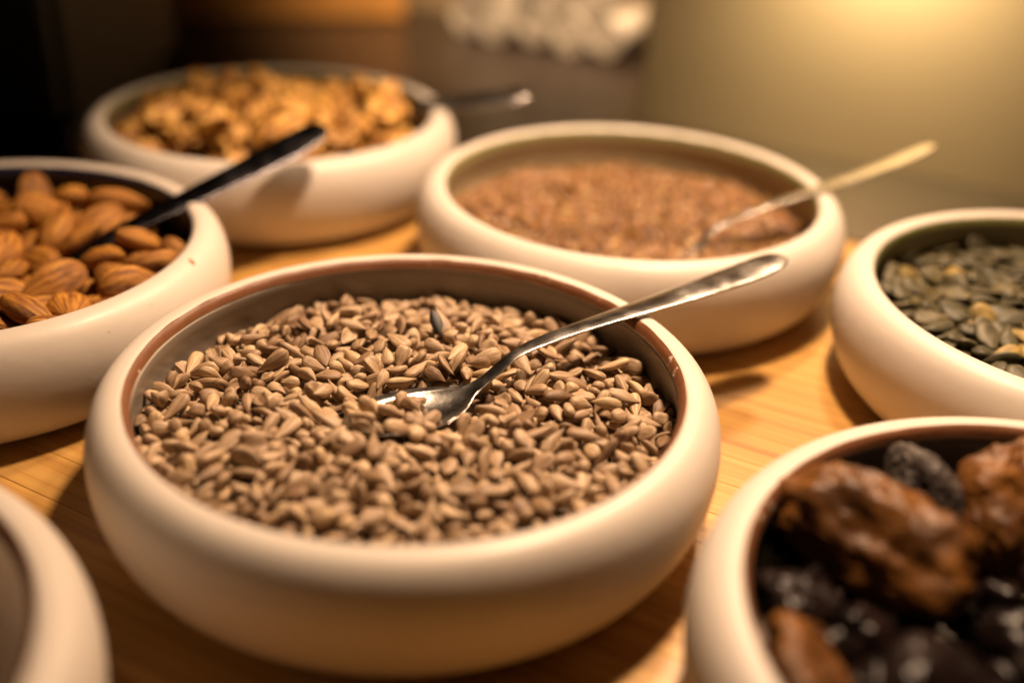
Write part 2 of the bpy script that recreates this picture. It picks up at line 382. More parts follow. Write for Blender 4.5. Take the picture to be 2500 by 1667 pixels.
# ================================================================ setting
ANG = math.radians(-28); RB = Matrix.Rotation(ANG, 4, 'Z')          # everything on the buffet is set out along this direction
def B(e1, e2, z): return RB @ Vector((e1 * S, e2 * S, z * S))
ZC = -.20 * S
o = bmo('counter', box(-16 * S, 20 * S, -6 * S, 11.2 * S, ZC - .05, ZC), COUNTER, M=RB, label='dark brown worktop reaching back behind the bamboo board', kind='structure')
WALLM = m_plain('khaki_wall_plaster', (.36, .27, .155), .7, 6, .12, .1)
o = bmo('wall', box(-16 * S, 20 * S, 11.2 * S, 11.2 * S + .05, ZC - .05, 16 * S), WALLM, M=RB, label='warm khaki wall behind the buffet', kind='structure')
o = bmo('partition_wall', box(-3.33 * S, 14 * S, 8.3 * S, 8.3 * S + .03, ZC, 9 * S, .003), WALLM, M=RB, label='khaki partition standing on the worktop behind the flax and pumpkin seeds', kind='structure')
ADDED_LEDGE = m_plain('added_ledge_brown', (.105, .080, .050), .45, 25)  # surface added over the counter so the partition's glow runs on smoothly
o = bmo('added_ledge', box(-3.33 * S, 14 * S, 6.75 * S, 8.298 * S, ZC + .0005, ZC + .004, .0015), ADDED_LEDGE, M=RB, label='brown strip added in front of the partition to carry its glow', kind='structure')
# bamboo board: laminated strips, each its own part
board = obj('bamboo_board', None, M=RB, label='golden bamboo serving board under all the bowls', cat='serving board')
gb = random.Random(3); e2 = -1.2; e2s = []
while e2 < 6.25:
    wd = gb.choice((.19, .21, .21, .24)); e2s.append((e2, min(e2 + wd, 6.28))); e2 += wd
for a, b in e2s:
    o = bmo('strip', box(-5.7 * S, 6 * S, a * S + .00004, b * S - .00004, ZC + .0005, gb.uniform(-.00006, 0), .0002, 1), BAM, parent=board)

# ================================================================ bowls
PROF = bowl_profile(); BV, BF = lathe(PROF, 160); BOWL = mesh('bowl', BV, BF, mat=CER)
i_in = min(range(len(PROF)), key=lambda k: abs(PROF[k][0] - .978 * U) + abs(PROF[k][1] - .026 * U))
def band_mesh(mat, pts):
    pr = [(r * U, z * U) for r, z in pts]; V, F = lathe(pr, 200); g = random.Random(len(pts))
    V2 = []
    for k, (x, y, z) in enumerate(V):
        a = math.atan2(y, x); V2.append((x, y, z + .035 * mnoise.noise(Vector((math.cos(a) * 9, math.sin(a) * 9, k // 200)))))
    return mesh('rim_band', V2, F, mat=mat)
WIDE = [(.9850, .0329), (.976, .0275), (.9685, .0185), (.9645, .009), (.9605, -.001)]
THIN = [(.972, .0215), (.9678, .0165), (.9646, .008), (.9597, -.005), (.9592, -.016)]
BANDS = {'brown': band_mesh(BROWN, WIDE), 'blue': band_mesh(BLUE, THIN), 'green': band_mesh(GREEN, THIN)}
k0 = min(range(len(PROF)), key=lambda k: abs(PROF[k][0] - .962 * U) + abs(PROF[k][1] + .03 * U))
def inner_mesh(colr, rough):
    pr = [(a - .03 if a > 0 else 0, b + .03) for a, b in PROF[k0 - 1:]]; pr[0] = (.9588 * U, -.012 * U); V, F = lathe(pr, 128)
    return mesh('inner_glaze_and_shade', V, F, mat=m_plain('inner_glaze_and_shade', colr, rough, 15, .12))
INNER = {'corner': inner_mesh((.86, .76, .66), .5), 'sunflower': inner_mesh((.23, .195, .16), .42), 'fruit': inner_mesh((.23, .195, .16), .42), 'almond': inner_mesh((.022, .022, .034), .4), 'flax': inner_mesh((.33, .27, .17), .42), 'pumpkin': inner_mesh((.20, .165, .085), .42), 'walnut': inner_mesh((.20, .15, .09), .45)}  # sunflower and fruit: shade painted into white glaze; corner: light painted in
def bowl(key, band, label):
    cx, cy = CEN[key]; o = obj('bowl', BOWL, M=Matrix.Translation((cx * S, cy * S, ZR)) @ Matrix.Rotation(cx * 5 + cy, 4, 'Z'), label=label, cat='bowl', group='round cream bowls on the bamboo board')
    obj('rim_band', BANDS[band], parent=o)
    if key in INNER: obj('inner_glaze_and_shade', INNER[key], parent=o)
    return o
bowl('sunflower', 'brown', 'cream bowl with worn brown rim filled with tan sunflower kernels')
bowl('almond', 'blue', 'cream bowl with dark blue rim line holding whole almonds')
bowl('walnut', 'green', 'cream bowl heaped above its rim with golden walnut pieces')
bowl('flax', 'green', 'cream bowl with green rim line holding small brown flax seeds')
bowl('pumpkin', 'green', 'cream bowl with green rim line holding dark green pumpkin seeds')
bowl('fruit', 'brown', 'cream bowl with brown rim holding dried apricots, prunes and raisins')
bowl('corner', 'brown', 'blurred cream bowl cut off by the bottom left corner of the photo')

# ================================================================ spoons
SV, SF = spoon(); SPM = mesh('serving_spoon', SV, SF, mat=STEEL); SPD = mesh('serving_spoon', SV, SF, mat=STEEL_DARKENED)
def W(key): return Matrix.Translation((CEN[key][0] * S, CEN[key][1] * S, ZR))
for key, lab in (('sunflower', 'steel serving spoon dug into the sunflower kernels, handle over the brown rim'), ('almond', 'steel serving spoon stuck in the almonds, colour darkened like a dark reflection'),
                 ('flax', 'steel serving spoon lying in the brown flax seeds'), ('walnut', 'steel serving spoon behind the walnut heap, only its handle showing')):
    m = SPOON_M[key].copy(); m.translation = m.translation * CM + Vector((0, 0, ZR)); obj('serving_spoon', SPD if key == 'almond' else SPM, M=m, label=lab, cat='spoon', group='serving spoons in the bowls')

# ================================================================ contents
def decode(s):
    """rows of shape number, position (hundredths of a cm) and turn (x, y, z of the quaternion in hundredths)"""
    a = np.array(s, float).reshape(-1, 7); v = a[:, 4:] / 100
    q = np.concatenate([np.sqrt(np.clip(1 - (v ** 2).sum(1, keepdims=True), 0, 1)), v], 1); q /= np.linalg.norm(q, axis=1)[:, None]
    return a[:, 0].astype(int), a[:, 1:4] / 100, q
def qmat(q):
    w_, x, y, z = q.T
    return np.stack([np.stack([1 - 2 * (y * y + z * z), 2 * (x * y - z * w_), 2 * (x * z + y * w_)], 1), np.stack([2 * (x * y + z * w_), 1 - 2 * (x * x + z * z), 2 * (y * z - x * w_)], 1),
                     np.stack([2 * (x * z - y * w_), 2 * (y * z + x * w_), 1 - 2 * (x * x + y * y)], 1)], 1)
def joined(name, shapes, idx, pos, R, mat, key, label, extra=None, seed=1, parent=None):
    """the pieces past the limit, as one object"""
    Vs, Fl, Fn, Ts, Rn = [], [], [], [], []; off = 0; g = np.random.default_rng(seed)
    pre = []
    for V, F, T in shapes:
        pre.append((np.array(V), np.array([v for f in F for v in f]), np.array([len(f) for f in F]), np.array([x for t in T for x in t])))
    for i, p_, r_ in zip(idx, pos, R):
        V, fl, fn, T = pre[i]; Vs.append(V @ r_.T + p_); Fl.append(fl + off); Fn.append(fn); Ts.append(T); off += len(V); Rn.append(np.full(len(V), g.random()))
    V = np.concatenate(Vs) * CM; Fl = np.concatenate(Fl); Fn = np.concatenate(Fn); T = np.concatenate(Ts); Rn = np.concatenate(Rn)
    me = bpy.data.meshes.new(name); me.vertices.add(len(V)); me.vertices.foreach_set('co', V.ravel()); me.loops.add(len(Fl)); me.loops.foreach_set('vertex_index', Fl)
    me.polygons.add(len(Fn)); me.polygons.foreach_set('loop_start', np.concatenate([[0], np.cumsum(Fn)[:-1]])); me.polygons.foreach_set('use_smooth', np.ones(len(Fn), bool))
    me.update(calc_edges=True); uv = me.uv_layers.new(name='UVMap'); uv.data.foreach_set('uv', T)
    at = me.attributes.new('rnd', 'FLOAT', 'POINT'); at.data.foreach_set('value', Rn); me.materials.append(mat)
    return obj(name, me, M=W(key), label=label, kind='stuff')
def singles(name, shapes, idx, pos, R, mat, key, label, cat, group, special={}, own=None):
    """one object per piece; alike pieces share mesh data"""
    ms = [mesh(name, *s_, mat=own[k] if own and k in own else mat) for k, s_ in enumerate(shapes)]; w_ = W(key); out = []
    for k, (i, p_, r_) in enumerate(zip(idx, pos, R)):
        m = Matrix(r_.tolist()).to_4x4(); m.translation = Vector(p_) * CM
        out.append(obj(name, ms[i], M=w_ @ m, label=special.get(k, label), cat=cat, group=group))
    return out
DATA = {}
SHOWN = {}
DATA['sunflower'] = [
10,-47,-628,-89,30,-90,-24,6,-442,-385,-69,-76,16,-6,8,-165,-633,-90,61,-9,21,4,501,-405,-106,34,-4,-15,8,-85,-532,-86,-60,63,-7,4,-494,202,-77,-33,72,61,
10,-154,-318,-81,-30,90,31,4,-769,-30,-135,20,5,-86,10,565,-159,-86,8,2,-11,5,383,-434,-77,-47,-88,-5,4,157,-510,-86,-4,3,-45,2,198,-503,-72,11,-98,-10,
4,-630,-437,-121,-87,4,-24,4,-265,-488,-94,-7,96,17,6,-531,-278,-96,-48,86,17,10,357,-299,-81,-14,53,79,4,627,-243,-99,42,-44,-78,10,-365,-199,-88,51,-86,-10,
5,52,-554,-113,31,75,-57,10,-80,-310,-63,67,72,18,5,425,-516,-102,-21,-20,84,0,-281,-536,-91,19,2,-98,4,-244,-161,-68,-17,-97,0,1,-544,-433,-101,-9,5,-87,
9,106,-637,-94,-66,-64,20,3,-188,-471,-112,-35,86,35,6,421,-312,-104,-25,93,24,10,490,33,-60,8,10,15,6,253,-336,-97,67,-47,-56,10,-548,-369,-85,72,48,20,
9,-243,-609,-105,90,-12,-40,4,-317,-433,-83,-39,-38,44,3,166,-607,-119,-20,-24,93,5,708,116,-106,24,9,-11,9,68,-478,-78,-52,-27,21,9,181,-590,-91,-19,7,-12,
4,62,-294,-87,92,-15,-10,8,-440,-336,-68,22,-92,-31,1,-320,-628,-107,89,0,37,0,321,-517,-111,-17,8,-12,1,644,35,-84,-1,-83,-55,10,642,-381,-115,-58,-81,-6,
10,-45,-487,-101,-7,-76,65,10,-66,-460,-71,-89,33,-28,5,-451,-401,-111,-5,-97,24,6,377,-501,-115,3,9,-39,1,-43,124,-90,-52,-10,16,3,489,-485,-98,-7,93,-32,
4,-40,-131,-57,-36,20,37,1,-358,-385,-104,-56,-17,42,9,-27,-432,-90,12,11,-43,2,-230,-553,-102,-1,-21,-94,4,372,-361,-89,-61,-31,29,8,491,-239,-92,-14,94,-26,
10,742,-267,-133,-86,42,28,8,69,201,-95,1,16,-27,3,298,-494,-79,23,-96,18,6,209,-193,-83,-37,89,19,10,-437,-267,-79,-77,-4,10,5,251,-527,-96,-38,8,46,
10,-335,-87,-103,78,23,-29,2,-418,-586,-133,-8,92,9,10,464,-196,-96,-77,-48,-2,6,-331,251,-79,-83,54,6,9,35,-440,-78,-27,48,77,10,416,-171,-81,96,23,11,
1,-390,-516,-98,25,38,70,4,-502,-430,-118,-46,-31,62,9,-379,-351,-88,-4,8,38,3,-80,-658,-131,62,-63,-35,3,373,-259,-54,91,-37,-18,10,-142,-178,-45,28,86,-43,
4,231,298,-78,-20,89,41,5,-187,112,-104,12,29,34,8,-672,-77,-127,77,40,-5,2,213,-333,-77,-22,38,-69,1,266,-68,-68,6,-78,61,8,-130,-575,-94,-23,3,34,
8,-154,199,-88,-92,17,34,3,493,-298,-87,33,-90,-18,4,737,350,-108,27,82,49,2,-120,-213,-63,94,12,-15,5,-429,-178,-97,-29,59,-55,1,-260,482,-70,22,10,-6,
9,-578,134,-92,-77,-11,32,4,683,305,-92,13,-23,-96,4,-157,-673,-133,-30,93,-21,0,-115,-143,-33,56,27,-35,8,-59,263,-76,-55,75,31,5,-622,-392,-133,-5,62,-27,
4,-513,-56,-103,-18,22,-57,6,150,-360,-95,71,-70,11,4,-88,382,-68,36,93,9,10,-210,-240,-81,-8,32,-87,0,-24,-202,-61,30,30,18,9,425,-464,-100,35,33,-84,
9,-300,-365,-106,-24,63,68,0,583,-201,-114,-12,-24,82,9,-351,200,-85,26,20,-6,3,-768,-149,-138,-93,-1,8,8,688,-311,-123,-90,-33,28,11,-122,-626,-112,9,98,10,
8,316,-245,-77,-24,-21,82,8,314,-628,-105,-68,-69,22,10,-789,256,-131,66,-74,-14,10,3,195,-79,87,48,9,8,-822,-9,-130,55,66,-32,9,192,-657,-128,9,90,41,
9,176,-130,-97,-9,54,-56,8,-323,13,-90,91,-3,-42,0,113,-563,-101,75,40,52,6,-305,153,-91,6,0,-100,9,-691,-268,-120,-55,-8,19,1,405,91,-79,22,94,6,
0,560,23,-83,-90,-8,25,3,49,387,-91,-90,23,1,1,-606,404,-99,-53,-13,28,6,765,-70,-130,29,87,23,3,41,-228,-52,6,11,75,8,791,150,-141,19,90,-37,
6,-330,-516,-100,-35,-29,49,1,-326,-47,-93,27,-37,85,1,480,-28,-93,-16,13,-59,0,-291,8,-69,46,-84,-19,4,97,-336,-111,82,-54,18,4,367,299,-104,19,-2,-52,
4,-2,-59,-63,-47,-70,53,4,603,256,-95,-38,-89,25,1,547,-29,-102,10,-39,-86,1,135,261,-83,-30,75,-37,3,-8,-388,-69,93,-34,15,2,-130,-525,-93,1,28,17,
10,521,487,-116,-53,-29,12,1,242,-280,-62,-2,-75,-45,6,114,-379,-121,-7,3,100,3,132,-296,-80,-8,74,26,9,846,39,-142,41,7,0,3,-356,128,-82,-68,24,-19,
4,-644,-276,-123,-22,26,57,0,-232,-331,-106,82,-4,-54,0,689,-15,-99,29,29,30,11,596,-337,-126,0,-67,44,10,-592,-295,-121,-75,-42,12,9,290,-303,-104,-72,66,-9,
7,-15,-551,-89,98,-14,-16,0,-111,122,-83,-23,48,-62,10,43,-154,-76,3,30,93,10,546,-379,-129,6,9,-73,6,61,-593,-133,-98,-14,15,3,-541,-145,-83,42,86,23,
3,-444,-481,-117,77,58,-25,5,-447,313,-102,-48,25,9,9,-602,-15,-120,-34,40,80,0,-700,168,-119,-60,17,19,8,300,43,-100,43,87,17,2,-105,291,-81,24,10,82,
10,260,-578,-149,-39,5,42,5,417,133,-78,32,18,-88,6,797,-125,-163,-39,41,-13,6,258,-475,-93,18,-9,24,10,339,-173,-92,-56,40,66,5,-323,631,-95,-9,40,89,
8,-282,415,-92,61,-73,-22,2,-478,-43,-80,50,83,20,10,666,340,-117,-94,25,9,2,209,249,-81,21,-88,42,3,96,-229,-85,5,-10,-28,6,660,512,-152,81,-2,3,
4,531,-491,-126,-32,-45,65,8,834,104,-152,-44,89,0,3,128,-690,-122,54,-72,-38,11,-370,-591,-131,28,77,-57,7,262,-567,-110,36,-90,23,3,-71,188,-83,-18,94,-30,
7,380,-555,-108,16,97,-14,7,-495,-500,-139,13,-14,-90,6,288,-376,-92,-24,5,78,7,552,-295,-111,-1,12,-99,4,-142,-278,-77,5,19,-10,10,4,-702,-113,80,53,10,
8,-658,35,-113,-8,16,17,1,-559,-526,-138,-16,94,-7,2,-146,-411,-107,-41,-50,7,7,-20,-652,-117,12,-41,-87,7,-730,-171,-113,-20,90,38,10,486,197,-83,23,-95,-5,
1,346,83,-106,-33,16,-52,6,91,-630,-124,4,-97,-19,3,-388,-114,-92,-20,-93,-25,10,769,2,-134,-95,2,8,0,-556,223,-88,-10,13,-27,1,103,659,-103,-8,23,96,
9,-734,-321,-139,88,42,-22,11,281,-200,-85,-53,57,-32,4,-745,204,-129,6,72,-68,8,332,-89,-85,75,63,10,7,576,-416,-118,-42,-29,65,6,377,-71,-93,-92,-21,-28,
2,-802,148,-145,-46,85,-14,1,760,197,-113,-47,-80,31,10,666,-208,-124,-3,22,84,5,-627,-207,-128,89,42,16,1,-361,-458,-123,-67,-65,28,11,-415,93,-94,-10,63,-77,
0,-689,-373,-136,-46,6,-34,2,644,-282,-122,1,-9,9,3,-672,-315,-133,22,83,44,3,-762,-273,-143,43,-68,-46,5,561,183,-109,-93,-2,27,1,71,-145,-70,-19,46,-76,
0,-480,-573,-131,-13,98,-13,7,-687,-220,-120,-93,27,18,11,98,-502,-87,37,82,18,3,-220,55,-109,94,14,-32,5,129,348,-93,-7,19,-84,8,86,441,-74,-40,-38,75,
1,135,-183,-102,11,-3,99,1,709,196,-107,74,-52,-31,1,-644,-40,-106,-41,35,-61,9,-446,-51,-110,-42,69,58,10,747,106,-134,-70,70,-1,10,822,-103,-143,-61,75,-26,
8,23,651,-119,39,10,20,9,-8,250,-79,31,-28,-91,7,-160,-374,-87,-7,97,-18,1,-342,545,-83,-36,-37,49,2,-451,84,-109,-34,14,-40,3,321,445,-96,9,-95,-26,
9,-183,-406,-100,68,60,-33,0,-249,-199,-89,-6,-8,6,2,-34,-517,-119,89,8,-4,5,-135,78,-130,14,46,-65,3,-221,587,-91,-13,84,-50,6,-171,-608,-129,-90,14,14,
2,241,624,-95,-39,-90,18,4,-835,82,-144,-85,13,-6,7,518,-366,-91,-40,17,-12,8,-819,-114,-148,65,-8,-71,3,-835,133,-136,58,-19,-71,6,98,222,-77,82,-38,-31,
8,-144,624,-103,47,-83,-22,7,-288,-251,-100,-15,21,48,0,702,-101,-109,10,97,-5,10,-565,72,-95,-54,-46,69,7,685,-143,-99,69,20,-13,1,516,-32,-70,-63,-65,38,
6,-155,383,-89,-21,-22,68,8,174,-268,-80,-18,11,72,10,-634,109,-132,-47,21,44,7,-604,-111,-81,-60,-79,11,9,-88,525,-94,43,-22,-62,1,-587,-207,-100,-14,19,81,
6,456,358,-87,97,-12,-17,1,185,542,-83,-47,70,-42,0,698,-173,-121,50,-67,52,0,-549,-157,-114,1,14,9,9,-277,-582,-119,-90,-6,25,2,-234,288,-83,7,-7,94,
1,-436,494,-81,-29,14,-48,3,-526,322,-97,91,11,2,3,-49,536,-74,43,-81,-25,10,-709,133,-134,9,86,-51,2,-816,228,-153,92,-16,-36,5,-794,-186,-160,-8,35,57,
11,-630,-160,-122,-79,41,22,11,-664,216,-120,-14,92,15,9,-550,-472,-134,24,-57,-61,1,-668,306,-126,-90,39,14,5,-190,13,-123,87,-36,-21,10,-306,-121,-128,-79,-34,50,
8,-533,-366,-124,-45,85,-16,2,-353,-269,-103,35,87,35,6,225,-545,-131,19,60,32,7,340,-581,-117,-88,31,-23,5,281,161,-114,5,19,-2,9,-18,-22,-91,1,33,-42,
9,-49,-82,-88,-29,-1,-52,11,74,-65,-104,9,-21,-97,2,-65,-69,-106,-9,1,67,2,6,-50,-98,-11,-28,78,4,-24,-14,-87,-8,-17,98,1,4,-3,-97,13,-38,-90,
3,-769,53,-129,-29,3,28,9,478,663,-140,29,13,-36,11,-99,-382,-88,-73,-67,-1,7,38,-517,-111,-65,23,23,7,-320,-327,-94,-87,-27,41,8,-107,-88,-67,-1,-33,76,
7,-159,-122,-72,-3,-27,-96,11,-149,-111,-85,-10,-45,86,10,-113,-71,-77,20,-18,-46,1,-173,-88,-80,59,-22,-27,8,-32,-142,-76,-1,1,69,10,-88,-91,-77,2,-17,-82,
0,-76,-82,-83,9,13,46,5,-100,-143,-64,-3,25,-83,5,-87,-111,-65,0,22,98,10,626,58,-112,-55,70,45,5,-432,448,-119,11,27,-84,5,-353,420,-109,-4,40,-85,
3,401,34,-98,-27,-90,27,11,-399,-428,-116,41,73,20,8,-123,-151,-77,-21,10,97,2,-104,-170,-71,22,-4,3,6,27,-135,-86,36,5,12,5,16,-182,-82,18,-39,-90,
11,-151,-162,-93,11,-7,-55,3,-73,-157,-88,12,-5,11,11,-142,-109,-71,-10,-13,-69,8,-126,-180,-78,-8,-4,93,0,-51,-164,-80,8,21,91,9,40,-139,-71,9,0,-5,
2,20,-141,-75,-7,9,-98,2,-59,-76,-86,9,-13,-67,10,-151,-147,-73,11,-19,91,5,514,315,-114,-13,-19,88,3,-668,-158,-132,-42,70,-41,11,-866,-90,-153,59,-79,-10,
9,229,395,-98,15,39,-86,6,295,216,-106,26,-30,-92,7,617,-94,-110,31,62,71,3,428,-29,-101,-62,-22,70,0,419,-387,-103,-63,39,-38,5,-237,241,-108,-42,19,-16,
4,-399,516,-95,10,-16,-53,8,-723,312,-137,-87,46,0,10,-187,426,-82,70,-69,2,11,-271,199,-90,45,35,-4,7,-378,-298,-88,-91,-26,-29,11,172,196,-92,-28,33,-59,
6,230,-393,-93,-49,-3,-76,6,553,77,-84,-9,5,99,10,187,734,-128,12,99,10,3,4,501,-104,44,90,-5,4,783,321,-160,34,-76,54,11,359,115,-80,-78,59,-18,
11,275,-114,-82,75,50,-44,7,-727,89,-121,-41,3,-34,7,-264,-635,-131,-29,9,12,4,299,671,-134,8,98,14,2,-385,-537,-134,-3,-10,-96,1,-604,293,-99,-4,14,96,
1,408,391,-104,-39,-90,-18,1,-3,-554,-130,-72,-64,25,10,-269,22,-154,-16,97,0,6,-461,166,-121,25,-56,-70,1,622,-53,-125,50,30,77,1,-384,328,-109,-95,30,5,
10,-669,405,-116,68,67,-4,10,63,308,-93,19,-65,-62,6,-562,651,-138,-16,97,5,3,-110,721,-112,-45,89,5,0,179,425,-76,55,70,31,7,210,-243,-76,51,6,-46,
3,-585,-429,-133,59,-58,-37,1,-605,-126,-122,91,-25,-23,1,326,778,-143,-65,5,0,7,392,692,-116,59,18,5,3,722,-56,-110,-19,87,-41,9,392,-121,-99,-27,32,47,
6,7,-286,-92,16,35,75,9,55,-608,-162,-3,4,61,8,15,-122,-92,20,91,10,1,-290,-199,-122,15,18,-4,10,572,-74,-142,65,-52,-54,6,653,-14,-131,0,21,92,
4,-489,-210,-91,-30,-84,44,6,-454,-104,-88,10,39,89,2,-52,-322,-90,-47,76,-25,8,-609,268,-126,94,29,-14,5,335,-428,-104,14,47,56,1,452,-552,-136,32,73,59,
0,-432,225,-97,-1,-10,-84,2,-545,574,-129,-57,78,-14,2,-604,91,-117,-73,-43,40,4,-294,-402,-125,-96,-19,9,11,402,330,-117,10,-93,-35,11,-200,209,-103,-81,-19,3,
5,-260,79,-118,43,49,75,10,-830,-148,-149,-66,19,-55,10,-318,379,-94,-25,7,67,2,870,-11,-164,-44,62,-7,4,276,559,-108,-43,3,-39,9,586,584,-136,18,39,-80,
0,-692,258,-122,-16,-95,-25,5,-837,37,-144,-92,-17,34,3,612,420,-136,-12,98,12,6,-505,143,-106,50,82,11,8,-524,77,-128,40,58,-53,1,229,222,-100,-5,32,95,
2,41,740,-123,-92,27,28,7,-557,509,-118,60,60,39,3,-189,250,-82,-35,93,4,6,523,254,-108,-4,99,-2,7,529,127,-86,7,8,-87,5,-392,178,-106,-41,18,-17,
0,631,566,-139,-77,-37,28,4,-329,724,-91,-47,-48,52,10,516,693,-133,-45,-88,4,6,-227,385,-88,-29,-10,69,11,-192,-281,-83,6,11,95,1,7,-204,-74,1,-13,-98,
5,-469,-124,-112,-27,-13,-74,7,-509,465,-101,42,-55,-52,10,624,-151,-123,-100,4,3,1,412,571,-122,57,10,22,0,554,-239,-126,-50,17,-37,5,-42,502,-112,21,14,-41,
2,-254,-343,-132,87,-16,-22,8,362,194,-113,-40,66,-35,7,-215,-677,-123,45,-53,-43,8,-488,31,-97,-4,7,-14,8,197,-389,-114,67,-41,-25,8,61,696,-124,10,-72,68,
0,359,532,-102,98,-19,-7,10,389,160,-97,83,35,40,1,137,279,-153,29,-20,-61,0,216,133,-157,-73,-68,8,4,22,-569,-159,-40,90,-6,8,552,327,-129,10,95,11,
4,-87,413,-93,11,-9,35,8,95,617,-119,76,60,-6,11,-449,-518,-142,-9,86,49,5,-551,191,-122,47,31,8,8,589,494,-120,-26,15,62,9,524,-95,-113,-46,10,41,
6,-164,754,-137,8,19,-59,10,-548,-111,-118,-1,61,77,8,379,-530,-146,100,8,-3,8,175,-425,-104,16,-47,17,6,-491,192,-122,-36,91,-4,4,433,-126,-119,-28,82,48,
11,-217,-383,-117,-92,-30,-23,3,419,654,-128,57,75,-13,7,617,149,-85,-13,26,91,2,-293,274,-94,1,7,-86,6,-365,374,-107,79,43,-24,0,173,671,-123,-23,41,-82,
5,598,-417,-153,-20,0,96,3,379,488,-100,99,-11,-3,5,-367,570,-108,-45,-32,-83,5,289,381,-94,-15,-9,80,9,78,-286,-96,35,-5,-6,7,491,100,-75,-79,43,-31,
3,-33,714,-136,32,-86,-35,0,286,-646,-132,95,-24,0,1,144,-522,-135,-73,-57,18,0,76,-438,-105,21,-12,56,5,-720,-120,-141,-55,-10,-19,6,-406,12,-108,26,-20,-94,
6,-254,826,-148,88,33,-7,3,-465,391,-118,-34,88,-16,7,324,-344,-110,39,-61,-47,10,-148,545,-129,47,-13,-82,9,-520,683,-146,-6,45,-72,9,90,242,-111,4,12,-59,
5,-151,156,-112,32,42,-85,11,1,779,-113,-6,15,21,6,-619,534,-142,-35,39,-74,9,46,571,-109,22,34,63,2,639,-4,-102,-17,-17,-80,11,-194,154,-104,22,88,-24,
0,611,112,-108,-30,49,40,4,-268,163,-124,23,-96,-17,10,-126,-467,-117,57,-61,-46,6,73,836,-134,-23,15,-47,5,-439,624,-107,69,-63,19,4,-211,-315,-118,-2,14,-89,
10,-272,-31,-124,-6,4,88,0,745,-197,-143,-98,-13,11,10,300,505,-104,-40,10,61,2,-162,512,-90,-67,58,-40,2,-199,337,-100,46,85,-18,5,-529,630,-149,-21,53,-75,
1,21,158,-150,-69,63,-3,1,255,82,-152,-30,53,-45,9,157,-47,-158,-95,18,4,7,756,-138,-160,87,20,-38,10,425,-267,-114,4,-33,82,10,36,-479,-131,75,2,-49,
5,-264,378,-119,-27,1,35,5,377,-415,-114,-29,27,-78,2,687,-366,-141,25,-95,-17,7,-75,828,-144,15,14,98,10,-373,-34,-99,-18,12,-95,5,217,143,-119,-28,37,86,
8,-297,61,-155,-100,4,-5,11,-749,-13,-170,37,4,-93,6,-420,734,-151,-87,38,31,6,637,-394,-165,68,4,-29,0,-246,-470,-121,-29,95,8,9,-120,489,-100,24,-37,-48,
3,-481,525,-124,85,4,-3,10,163,389,-114,94,-18,-27,8,-584,365,-129,65,5,-75,3,-375,750,-129,73,62,-6,0,209,447,-96,-50,52,-51,2,297,-135,-104,7,47,88,
4,220,544,-112,57,76,-9,10,-232,-230,-123,84,24,-41,11,-830,-62,-141,82,-13,-28,4,-240,511,-119,13,80,41,4,812,230,-141,-72,-53,30,5,659,186,-109,-62,-42,61,
11,-35,-302,-86,12,-2,57,3,86,214,-161,-86,-13,6,8,827,-29,-176,-18,78,59,3,-729,478,-151,-84,-43,13,5,-805,-261,-148,66,73,-3,5,226,-120,-98,-1,84,-36,
8,465,339,-119,6,16,64,0,783,70,-147,82,56,-8,7,546,388,-121,27,-14,-42,2,-19,-299,-105,39,85,-3,0,443,-168,-114,99,13,3,7,-472,-411,-149,-16,23,80,
4,267,-163,-120,-6,-5,96,4,240,-439,-123,-20,96,8,10,351,-28,-117,39,-17,-53,7,-38,413,-100,37,79,-4,1,318,-616,-144,6,10,-39,3,576,444,-141,-5,30,-7,
0,39,-323,-115,-52,23,-26,3,733,269,-132,5,25,-24,3,198,808,-147,94,-20,1,7,-604,25,-110,-23,91,31,3,11,-340,-114,-18,-7,49,6,-307,-594,-152,-10,-39,-91,
7,300,-526,-148,29,42,84,5,-731,93,-169,-12,14,-67,4,70,482,-107,-6,3,-87,9,-542,389,-122,-18,89,-26,7,187,-524,-118,-43,-16,48,2,-339,-238,-118,14,-5,-25,
5,7,454,-124,97,4,11,8,-407,-207,-115,68,64,5,2,-397,720,-146,-90,-13,40,4,264,641,-123,35,-1,-65,9,-282,-450,-114,27,-52,-79,7,-272,662,-99,-2,6,-38,
10,-264,771,-146,-36,85,-38,5,389,-3,-101,-58,-73,34,0,97,248,-149,-55,-3,-16,9,-96,-174,-76,91,-32,-9,9,-79,-139,-159,-52,85,9,5,-469,-21,-111,-20,54,-72,
7,484,-463,-131,-3,-3,-71,2,-563,43,-130,-83,54,-16,11,317,-34,-99,-29,57,-11,11,332,169,-107,64,73,16,9,-126,-279,-75,36,-10,-34,4,-84,-543,-151,85,-13,-28,
9,862,88,-163,33,69,7,8,502,-480,-169,10,3,-86,4,133,795,-146,-74,46,-30,8,-178,-517,-156,-95,-4,23,11,-44,-586,-150,-1,-65,-74,8,-8,591,-124,6,-19,-98,
2,-431,497,-124,26,18,3,0,195,-466,-112,-58,-34,19,0,-867,-5,-161,-65,71,-28,7,-237,114,-99,-19,-44,-37,2,492,-309,-129,-69,-17,54,0,422,-604,-123,-44,28,-62,
5,422,276,-120,-1,92,-36,2,308,754,-139,5,51,85,3,-112,-298,-97,-9,-32,70,1,457,217,-123,-52,-78,33,11,-589,-248,-125,92,31,4,7,-395,61,-116,7,93,-25,
5,90,765,-134,83,40,20,11,-93,129,-118,-38,-4,2,2,-511,-550,-138,-74,-9,34,7,134,552,-90,80,59,0,0,-254,-290,-121,-38,13,18,1,71,413,-113,-18,-86,47,
10,0,304,-96,-2,-4,31,7,-375,475,-119,-6,26,-85,11,-79,707,-135,2,34,33,3,-601,594,-151,-10,98,-13,8,579,229,-127,-8,26,-64,7,-702,453,-130,93,23,-19,
